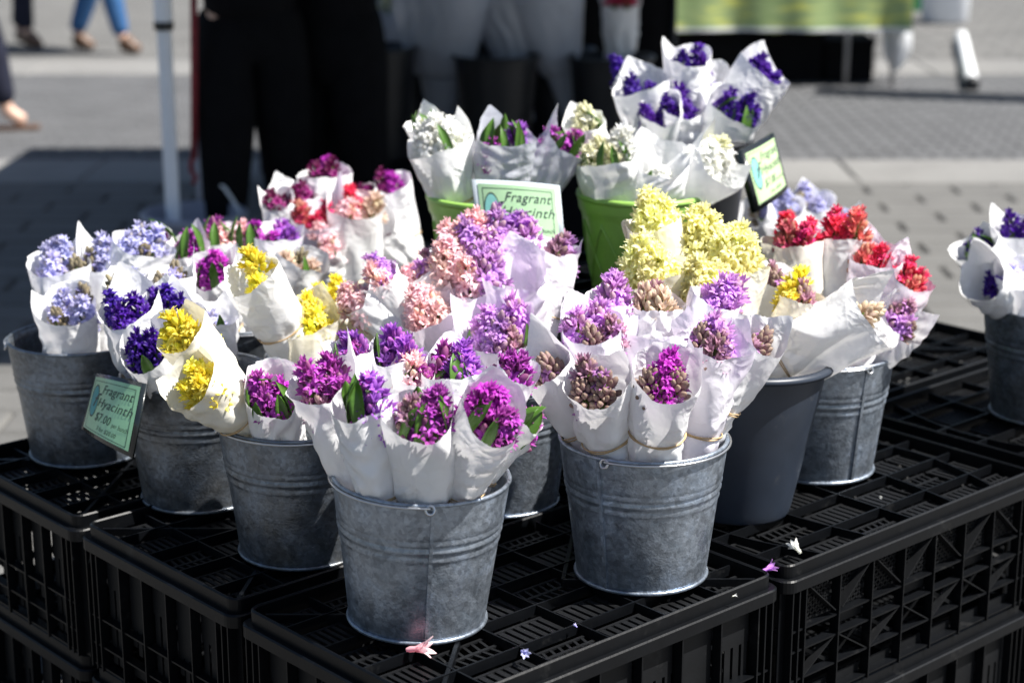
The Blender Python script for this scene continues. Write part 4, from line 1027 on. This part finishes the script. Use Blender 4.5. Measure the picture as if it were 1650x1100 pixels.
for (x, y) in ((LEGX,LEGY),(TX1-.05,TY0+.05),(.72,TY1-.05),(TX0+.06,TY1-.06)):
    b = MB(); h_ = .024
    def ocol(b, x, y, r_, z0, z1):
        pts = [(x+r_*math.cos(R(22.5+45*k)), y+r_*math.sin(R(22.5+45*k))) for k in range(8)]
        b.add([(p[0],p[1],z0) for p in pts]+[(p[0],p[1],z1) for p in pts], [(k,(k+1)%8,8+(k+1)%8,8+k) for k in range(8)]+[tuple(range(7,-1,-1)), tuple(range(8,16))])
    ocol(b, 0, 0, .026, .01, 1.0)
    o = b.build('leg', M['white_metal'], tent); o.location = (x, y, 0)
    if (x, y) != (LEGX, LEGY): o.scale = (.6,.6,1)
    b2 = MB(); ocol(b2, 0, 0, .032, .93, 2.1); l2 = b2.build('upper_leg', M['white_metal'], o)
    b3 = MB(); ocol(b3, 0, 0, .035, .915, .945); b3.build('leg_collar', M['charcoal'], o)
# white tub holding the leg
def tub(x, y, label):
    root = thing('weight_tub', label, 'tub', (x, y, 0.012))
    b = MB(); b.lathe([(.15,0),(.165,.005),(.18,.25),(.187,.255),(.187,.275),(.178,.28),(.172,.275),(.165,.02),(.001,.015)], 48); b.build('tub_body', M['grey_sheet'], root, True)
    b = MB(); b.lathe([(.171,.20),(.12,.215),(.035,.215)], 48); b.build('sand_filling', M['white_plastic'], root, True)
tub(-1.12, 6.44, 'pale round tub weighting the white tent leg')
b = MB(); b.tube([at(312,-60,Y=6.6), at(313,140,Y=6.6), at(313,255,Y=6.6)], .013, 8)
st = link('webbing', b.mesh('webbing', M['maroon'], True))
st.name = 'webbing'
root = thing('hanging_strap', 'dark maroon strap with a metal hook hanging beside the tent leg', 'strap', at(313,140,Y=6.6))
st.parent = root; st.location = -root.location
b = MB(); b.tube([at(313,252,Y=6.6), at(308,262,Y=6.6), at(308,275,Y=6.6), at(316,285,Y=6.6), at(311,297,Y=6.6)], .009, 6)
o = b.build('hook', M['maroon'], root, True); o.location = -root.location
b = MB(); n = 14
pa, pb_ = at(316,-60,Y=6.75), at(340,355,Y=6.72)
vs = []
for i in range(n+1):
    t = i/n
    for k in range(5): q = k/4; vs.append((at(318+ -2*math.sin(t*3)+ 22*q, 60+300*t, Y=6.78+.03*math.sin(q*7+t*2))))
b.add(vs, [(i*5+k, i*5+k+1, (i+1)*5+k+1, (i+1)*5+k) for i in range(n) for k in range(4)])
o = b.build('plastic_curtain', M['grey_sheet'], None, True); tag(o, 'pale grey plastic strip hanging behind the maroon strap', 'curtain')
b = MB(); b.tube([at(335,292,Y=6.6), at(352,296,Y=6.58), at(362,303,Y=6.56), at(375,322,Y=6.55), at(392,352,Y=6.5), at(405,372,Y=6.45)], .006, 6)
o = b.build('pale_cord', M['white_plastic'], None, True); tag(o, 'pale cord curving down from the strap towards the tub', 'cord')

# ------------------------------------------------------------------ people
def skin_obj(name, V, E, Rr, m, parent, sub=2):
    me = bpy.data.meshes.new(name); me.from_pydata(V, E, []); o = bpy.data.objects.new(name, me); C.objects.link(o)
    sk = o.modifiers.new('s', 'SKIN'); sk.use_smooth_shade = True
    for i, r_ in enumerate(Rr):
        r_ = r_ if isinstance(r_, tuple) else (r_, r_); me.skin_vertices[0].data[i].radius = r_
    me.skin_vertices[0].data[0].use_root = True
    s = o.modifiers.new('u', 'SUBSURF'); s.levels = sub; s.render_levels = sub
    dg = bpy.context.evaluated_depsgraph_get(); nm = bpy.data.meshes.new_from_object(o.evaluated_get(dg)); nm.name = name
    bpy.data.objects.remove(o); nm.materials.clear(); nm.materials.append(m)
    nm.polygons.foreach_set('use_smooth', [True]*len(nm.polygons))
    return link(name, nm, parent)
def person(x, y, rz, label, top, trousers, shoe, stride=.25, hgt=1.7, bare=False, long_coat=False, spread=.09, group=None, arms=False, wide=1.0):
    root = thing('person', label, 'person', (x, y, .012), R(rz), group); k = hgt/1.7
    # faces local -Y ; forward stride along -Y
    hip = .90*k; an = .08*k
    feet = [(-spread, -stride/2), (spread, stride/2)]
    V = [(0,0,hip+.05), (0,0,1.12*k), (0,.0,1.36*k), (0,0,1.45*k), (0,-.01,1.52*k), (0,-.02,1.62*k)]
    E = [(0,1),(1,2),(2,3),(3,4),(4,5)]; Rr = [(.15,.11),(.135,.095),(.16,.10),(.055,.055),(.075,.085),(.085,.10)]
    hands = []
    for s, (fx, fy) in zip((-1,1), feet):
        i = len(V); V += [(s*.09,0,hip-.03), ((s*.09+fx)/2+0, fy*.5-.03, .48*k), (fx, fy, an+.02), (fx, fy-.10, .035)]
        E += [(0,i),(i,i+1),(i+1,i+2),(i+2,i+3)]; Rr += [.088,.062,.042,(.04,.03)]
        i = len(V); V += [(s*.19,0,1.38*k), (s*.25,.02,1.10*k), (s*.20,-.22,(1.16 if arms else .88)*k), (s*.17,-.27,(1.20 if arms else .80)*k)]
        E += [(2,i),(i,i+1),(i+1,i+2),(i+2,i+3)]; Rr += [.052,.042,.030,(.035,.02)]; hands.append(V[-1])
        for f in range(4):
            j = len(V); hx, hy, hz = V[i+3]; V += [(hx, hy-.02+(f-1.5)*.008, hz-.02), (hx, hy-.03+(f-1.5)*.018, hz-.06)]
            E += [(i+3, j), (j, j+1)]; Rr += [.009,.007]
    skin_obj('body', V, E, Rr, M['skin'], root)
    # clothes: trousers
    TV = [(0,0,hip+.07),(0,0,hip-.02)]; TE = [(0,1)]; TR = [(.17,.125),(.17,.125)]
    for s, (fx, fy) in zip((-1,1), feet):
        i = len(TV); TV += [(s*.09,0,hip-.12), ((s*.09+fx)/2, fy*.5-.03, .48*k), (fx, fy+.005, an+.04)]; TE += [(1,i),(i,i+1),(i+1,i+2)]; TR += [.112*wide,.085*wide*1.05,(.062 if not bare else .07)*wide]
    skin_obj('trousers', TV, TE, TR, trousers, root)
    JV = [(0,0,1.10*k),(0,0,1.36*k),(0,0,1.43*k),(0,0,hip-.06)]; JE = [(0,1),(1,2),(0,3)]; JR = [(.175,.15),(.19,.14),(.08,.07),(.20,.17)]
    if long_coat: JV.append((0,0,.58*k)); JE.append((3,4)); JR.append((.24,.17))
    for s in (-1,1):
        i = len(JV); JV += [(s*.19,0,1.37*k), (s*.255,.02,1.10*k), (s*.21,-.20,(1.155 if arms else .89)*k)]; JE += [(1,i),(i,i+1),(i+1,i+2)]; JR += [.07,.06,.046]
    skin_obj('coat' if long_coat else 'jacket', JV, JE, JR, top, root)
    if not bare:
        for s, (fx, fy) in zip((-1,1), feet):
            skin_obj('shoe', [(fx,fy+.04,.05),(fx,fy-.02,.055),(fx,fy-.14,.04),(fx,fy+.01,.15)], [(0,1),(1,2),(1,3)], [.05,.052,(.045,.035),.056], shoe, root, 1)
    else:
        for s, (fx, fy) in zip((-1,1), feet):
            b = MB(); b.box(fx-.045, fx+.045, fy-.17, fy+.06, 0, .018); b.build('sandal', M['brown_leather'], root)
    skin_obj('hair', [(0,.02,1.60*k),(0,.02,1.67*k),(0,.05,1.56*k)], [(0,1),(0,2)], [.10,.095,.075], M['hair'], root, 2)
    for s in (-1,1):
        b = MB(); b.lathe([(.0005,-.012),(.009,-.008),(.012,0),(.009,.008),(.0005,.012)], 10); o = b.build('eye', M['ink'], root, True); o.location = (s*.032,-.112,1.60*k); o.rotation_euler=(R(90),0,0)
    return root
person(-.94, 6.75, 15, 'standing stall keeper all in black seen from the waist down behind the bouquets', M['black_cloth'], M['black_cloth'], M['black_cloth'], .14, 1.8, spread=.13, arms=True, wide=1.25)
person(-.66, 6.95, -30, 'second figure in a long black coat standing right of the stall keeper', M['black_cloth'], M['black_cloth'], M['black_cloth'], .1, 1.75, long_coat=True, spread=.13, arms=True, wide=1.25)
person(-2.98, 13.55, 78, 'walker in blue jeans and brown ankle boots at upper left', M['navy_cloth'], M['jeans'], M['brown_leather'], .42, 1.7, spread=.07)
person(-3.62, 13.9, 60, 'passer-by in a dark coat in the top left corner', M['navy_cloth'], M['navy_cloth'], M['brown_leather'], .25, 1.7, long_coat=True)
person(-2.92, 10.1, 95, 'sandalled walker in dark trousers cut by the left edge', M['navy_cloth'], M['navy_cloth'], M['brown_leather'], .36, 1.7, bare=True)

# ------------------------------------------------------------------ dark flower bench behind
def bench(x0, x1, y0, y1, h, label):
    root = thing('display_bench', label, 'bench', ((x0+x1)/2, (y0+y1)/2, .012)); X = (x1-x0)/2; Y = (y1-y0)/2
    b = MB(); b.box(-X, X, -Y, Y, h-.03, h); b.build('bench_top', M['black_cloth'], root)
    for sx in (-1,1):
        for sy in (-1,1): b = MB(); b.box(sx*(X-.05)-.03, sx*(X-.05)+.03, sy*(Y-.05)-.03, sy*(Y-.05)+.03, 0, h-.03); b.build('leg', M['black_cloth'], root)
    b = MB(); b.box(-X, X, -Y-.006, -Y, .01, h-.001); b.build('front_cloth', M['black_cloth'], root)
bench(-.62, .62, 7.15, 8.45, .30, 'low bench draped in black under the tent, dark buckets on it')
BW = {}
def far_bouquet(px, py, Y, hw, kinds, label, dark='glassine', top=0, nb=2, L=.55, tilt=0):
    T = at(px, py, Y=Y); d = (T-cam_o.location).length; rm = hw*d/FPX
    root = thing('wrapped_bouquet', label, 'bouquet', T-Vector((0,0,L)), 0, 'bouquets standing in the dark buckets'); root.rotation_euler = (0, R(tilt), 0)
    link('paper_wrap', wrap_mesh(L, rm, rm*.42, L*.35, .04, [(60,.06,50),(170,.05,50)], int(px), M[dark], .4, 1, 2.2), root)
    for i in range(nb):
        h = link('flower_head', head(kinds[i%len(kinds)]), root); h.location = ((i-.5)*.05, 0, L-.01); h.scale = (1.8,1.8,1.1)
DB = [(600,75,.17),(700,72,.16),(800,88,.165),(895,78,.16),(985,90,.165)]
for i, (px, py, r_) in enumerate(DB):
    T = at(px, py, Y=7.4 + .3*(i%2)); z0 = .314
    plain_bucket('D%d'%i, 'plastic_bucket', T.x, T.y, z0, r_, r_*.78, max(.25, T.z-z0), M['charcoal'],
        ['black florist bucket directly right of the dark figures','black florist bucket behind the white bouquets, under a grey wrapped bouquet','black florist bucket with a clear wide rim in the centre background','black florist bucket partly hidden under a long pale wrapper','black florist bucket below the bouquet with the red flower'][i], group='black florist buckets under the tent')
far_bouquet(635, 20, 7.9, 50, ['whitebud','white'], 'yellow white bouquet in clear wrap beside the dark figure', nb=2)
far_bouquet(712, -20, 7.55, 85, ['white'], 'wide grey paper bouquet at the top behind the white flowers', nb=2)
far_bouquet(850, -25, 7.55, 50, ['pink'], 'tan and grey wrapped bouquet at the top centre', nb=1, tilt=-12)
far_bouquet(925, -25, 7.55, 60, ['white'], 'long pale paper wrapper slanting at the top centre', nb=1, tilt=-14)
far_bouquet(1000, 12, 7.55, 30, ['crimson','crimson'], 'bouquet with a bright red flower in pale paper at the top', nb=2, dark='paper')

bk = thing('shade_backdrop', 'added black sheet behind the florist buckets, standing in for the dark under the tent', 'cloth', (-.18, 8.7, .012))  # added sheet, its black stands in for the deep shade under the tent
b = MB(); vs = []; n = 50
for i in range(n+1):
    x = -1.0+1.93*i/n
    for z in (0, .45, .98): vs.append((x, .03*math.sin(i*.9)*(1-z*.5), z))
b.add(vs, [(i*3+j, (i+1)*3+j, (i+1)*3+j+1, i*3+j+1) for i in range(n) for j in range(2)]); b.build('shade_sheet', M['black_cloth'], bk, True)
b = MB(); b.tube([(-1.0,0,.985),(.93,0,.985)], .012, 8); b.build('rail', M['charcoal'], bk, True)
for x in (-1.0,.93): b = MB(); b.tube([(x,0,0),(x,0,.985)], .012, 8); b.build('post', M['charcoal'], bk, True)

# ------------------------------------------------------------------ green table
tb = thing('market_table', 'folding table under a yellow green patterned cloth', 'table', (1.66, 12.1, .012)); tb.scale = (1.12,1,1)
b = MB(); b.box(-.72,.72,-.38,.38,.73,.76); b.build('table_top', M['white_plastic'], tb)
for sx in (-.66,.40,.66):
    for sy in (-.32,.32): b = MB(); b.tube([(sx,sy,0),(sx,sy,.73)], .014, 8); b.build('leg', M['aluminium'], tb, True)
mc = bpy.data.materials.new('green_cloth'); mc.use_nodes = True; t = mc.node_tree; p = t.nodes['Principled BSDF']; p.inputs['Roughness'].default_value = .7
tc = t.nodes.new('ShaderNodeTexCoord'); mp = t.nodes.new('ShaderNodeMapping'); mp.inputs['Scale'].default_value = (2.2, 2.2, 9)
nz_ = t.nodes.new('ShaderNodeTexNoise'); nz_.inputs['Scale'].default_value = 2.2; nz_.inputs['Detail'].default_value = 4
cr = t.nodes.new('ShaderNodeValToRGB'); e = cr.color_ramp.elements; e[0].position = .36; e[0].color = (.24,.34,.13,1); e[1].position = .66; e[1].color = (.62,.64,.14,1)
x_ = e.new(.52); x_.color = (.33,.42,.18,1)
t.links.new(tc.outputs['Object'], mp.inputs[0]); t.links.new(mp.outputs[0], nz_.inputs['Vector']); t.links.new(nz_.outputs[0], cr.inputs[0]); t.links.new(cr.outputs[0], p.inputs['Base Color'])
cl = thing('tablecloth', 'yellow green patterned cloth hanging over the front of the table', 'tablecloth', (1.66, 12.1, .012)); cl.scale = (1.12,1,1)
b = MB(); n = 60; vs = []
for i in range(n+1):
    x = -.74+1.48*i/n
    for j, z in enumerate((.768, .56, .345+.004*math.sin(i*.6))):
        vs.append((x, -.39-.012*math.sin(i*.55)*j*.5-.012*math.sin(i*.21)*j, z))
b.add(vs, [(i*3+j, (i+1)*3+j, (i+1)*3+j+1, i*3+j+1) for i in range(n) for j in range(2)])
b.add([(-.74,-.39,.768),(.74,-.39,.768),(.74,.39,.768),(-.74,.39,.768)], [(0,1,2,3)])
b.box(-.745,-.74,-.39,.39,.345,.768); b.box(.74,.745,-.39,.39,.345,.768)
b.build('cloth_sheet', mc, cl, True)
b = MB(); vs = []
for i in range(n+1):
    x = -.74+1.48*i/n
    for z in (.368, .348): vs.append((x, -.394-.012*math.sin(i*.55)-.024*math.sin(i*.21), z+.004*math.sin(i*.6)*0))
b.add(vs, [(i*2, (i+1)*2, (i+1)*2+1, i*2+1) for i in range(n)]); b.build('pale_hem', M['white_plastic'], cl, True)
for (x, y, w_, d_, h_, m_, lb) in ((1.16,12.1,.62,.5,.30,M['black_cloth'],'black storage box under the left half of the green table'),(1.74,12.15,.48,.42,.29,M['black_cloth'],'black storage box under the middle of the green table'),(2.16,12.15,.30,.42,.24,M['black_cloth'],'low black box under the right end of the green table')):
    root = thing('storage_box', lb, 'box', (x, y, .012)); b = MB(); b.box(-w_/2,w_/2,-d_/2,d_/2,0,h_); b.build('box_body', m_, root)
    b = MB(); b.box(-w_/2-.01,w_/2+.01,-d_/2-.01,d_/2+.01,h_,h_+.03); b.build('lid', m_, root)
def bag(px, py, Y, w_, h_, label):
    T = at(px, py, Y=Y); root = thing('plastic_bag', label, 'bag', (T.x, T.y, T.z))
    V = []; F = []; rs = np.random.RandomState(int(px)); n = 24; m_ = 16
    for i in range(m_+1):
        t = i/m_; r_ = math.sin(math.pi*min(1, .08+.92*t)**.8)*.5+.12
        for k in range(n):
            a = 2*math.pi*k/n; q = r_*w_*(1+.12*math.sin(5*a+4*t)+.08*math.sin(9*a-3*t))
            V.append((q*math.cos(a), q*math.sin(a)*.6, -h_*t))
    for i in range(m_):
        for k in range(n): F.append((i*n+k, (i+1)*n+k, (i+1)*n+(k+1)%n, i*n+(k+1)%n))
    link('bag_body', np_mesh('bag_body', np.array(V), F, M['bag']), root)
    for s in (-1, 1):
        b = MB(); b.tube([(s*w_*.08,0,-.01),(s*w_*.2,0,.06),(0,0,.12)], .006, 6); b.build('bag_handle', M['bag'], root, True)
bag(1446, 38, 11.9, .15, .30, 'white plastic bag hanging at the right end of the green table')

# things at the upper right
b = MB(); a_, c_ = at(1549,58,z=.05), at(1566,136,z=.05)
pr = thing('white_pipe', 'white pipe lying on the grey pavement at upper right', 'pipe', (a_+c_)/2)
b.tube([a_, c_], .043, 18, cap=False); b.tube([c_, a_], .036, 18, cap=False); o = b.build('pipe_wall', M['white_plastic'], pr, True); o.location = -pr.location
b = MB(); dv = (c_-a_).normalized(); b.tube([c_-dv*.06, c_+dv*.004], .048, 18); o = b.build('end_collar', M['charcoal'], pr, True); o.location = -pr.location
br = thing('litter_bin', 'pale grey bin with a dark side at the top right', 'bin', at(1522, 36, z=.012))
b = MB(); b.lathe([(.001,0),(.17,0),(.19,.02),(.22,.6),(.225,.62),(.20,.62),(.19,.03),(.001,.03)], 40); b.build('bin_body', M['white_metal'], br, True)
b = MB(); b.lathe([(.225,.60),(.235,.62),(.225,.64),(.21,.62),(.225,.60)], 40); b.build('bin_rim', M['charcoal'], br, True)
gb = thing('green_box', 'small green crate at the top right edge of the view', 'box', at(1462, 16, z=.012))
b = MB(); b.box(-.16,.16,-.12,.12,0,.35); b.build('box_body', mat('green_paint', (.02,.18,.07), .5, noise=(10,.2)), gb)
b = MB(); b.box(-.17,.17,-.13,.13,.35,.38); b.build('lid', M['white_plastic'], gb)

# unseen board on posts, added right of frame to cast a shadow band on the pavers
sb = thing('shadow_board', 'unseen board on two posts, added beyond the right edge to cast a shade stripe on the pavers', 'shadow board', (4.6, 10.6, .012))
b = MB(); b.bar((-1.25, .62, 2.3), (1.8, -.25, 2.3), .36, .03); b.build('shading_board', M['canopy'], sb)
for x, y in ((.5,.12),(1.6,-.18)): b = MB(); b.tube([(x,y,0),(x,y,2.285)], .03, 10); b.build('post', M['white_metal'], sb, True)
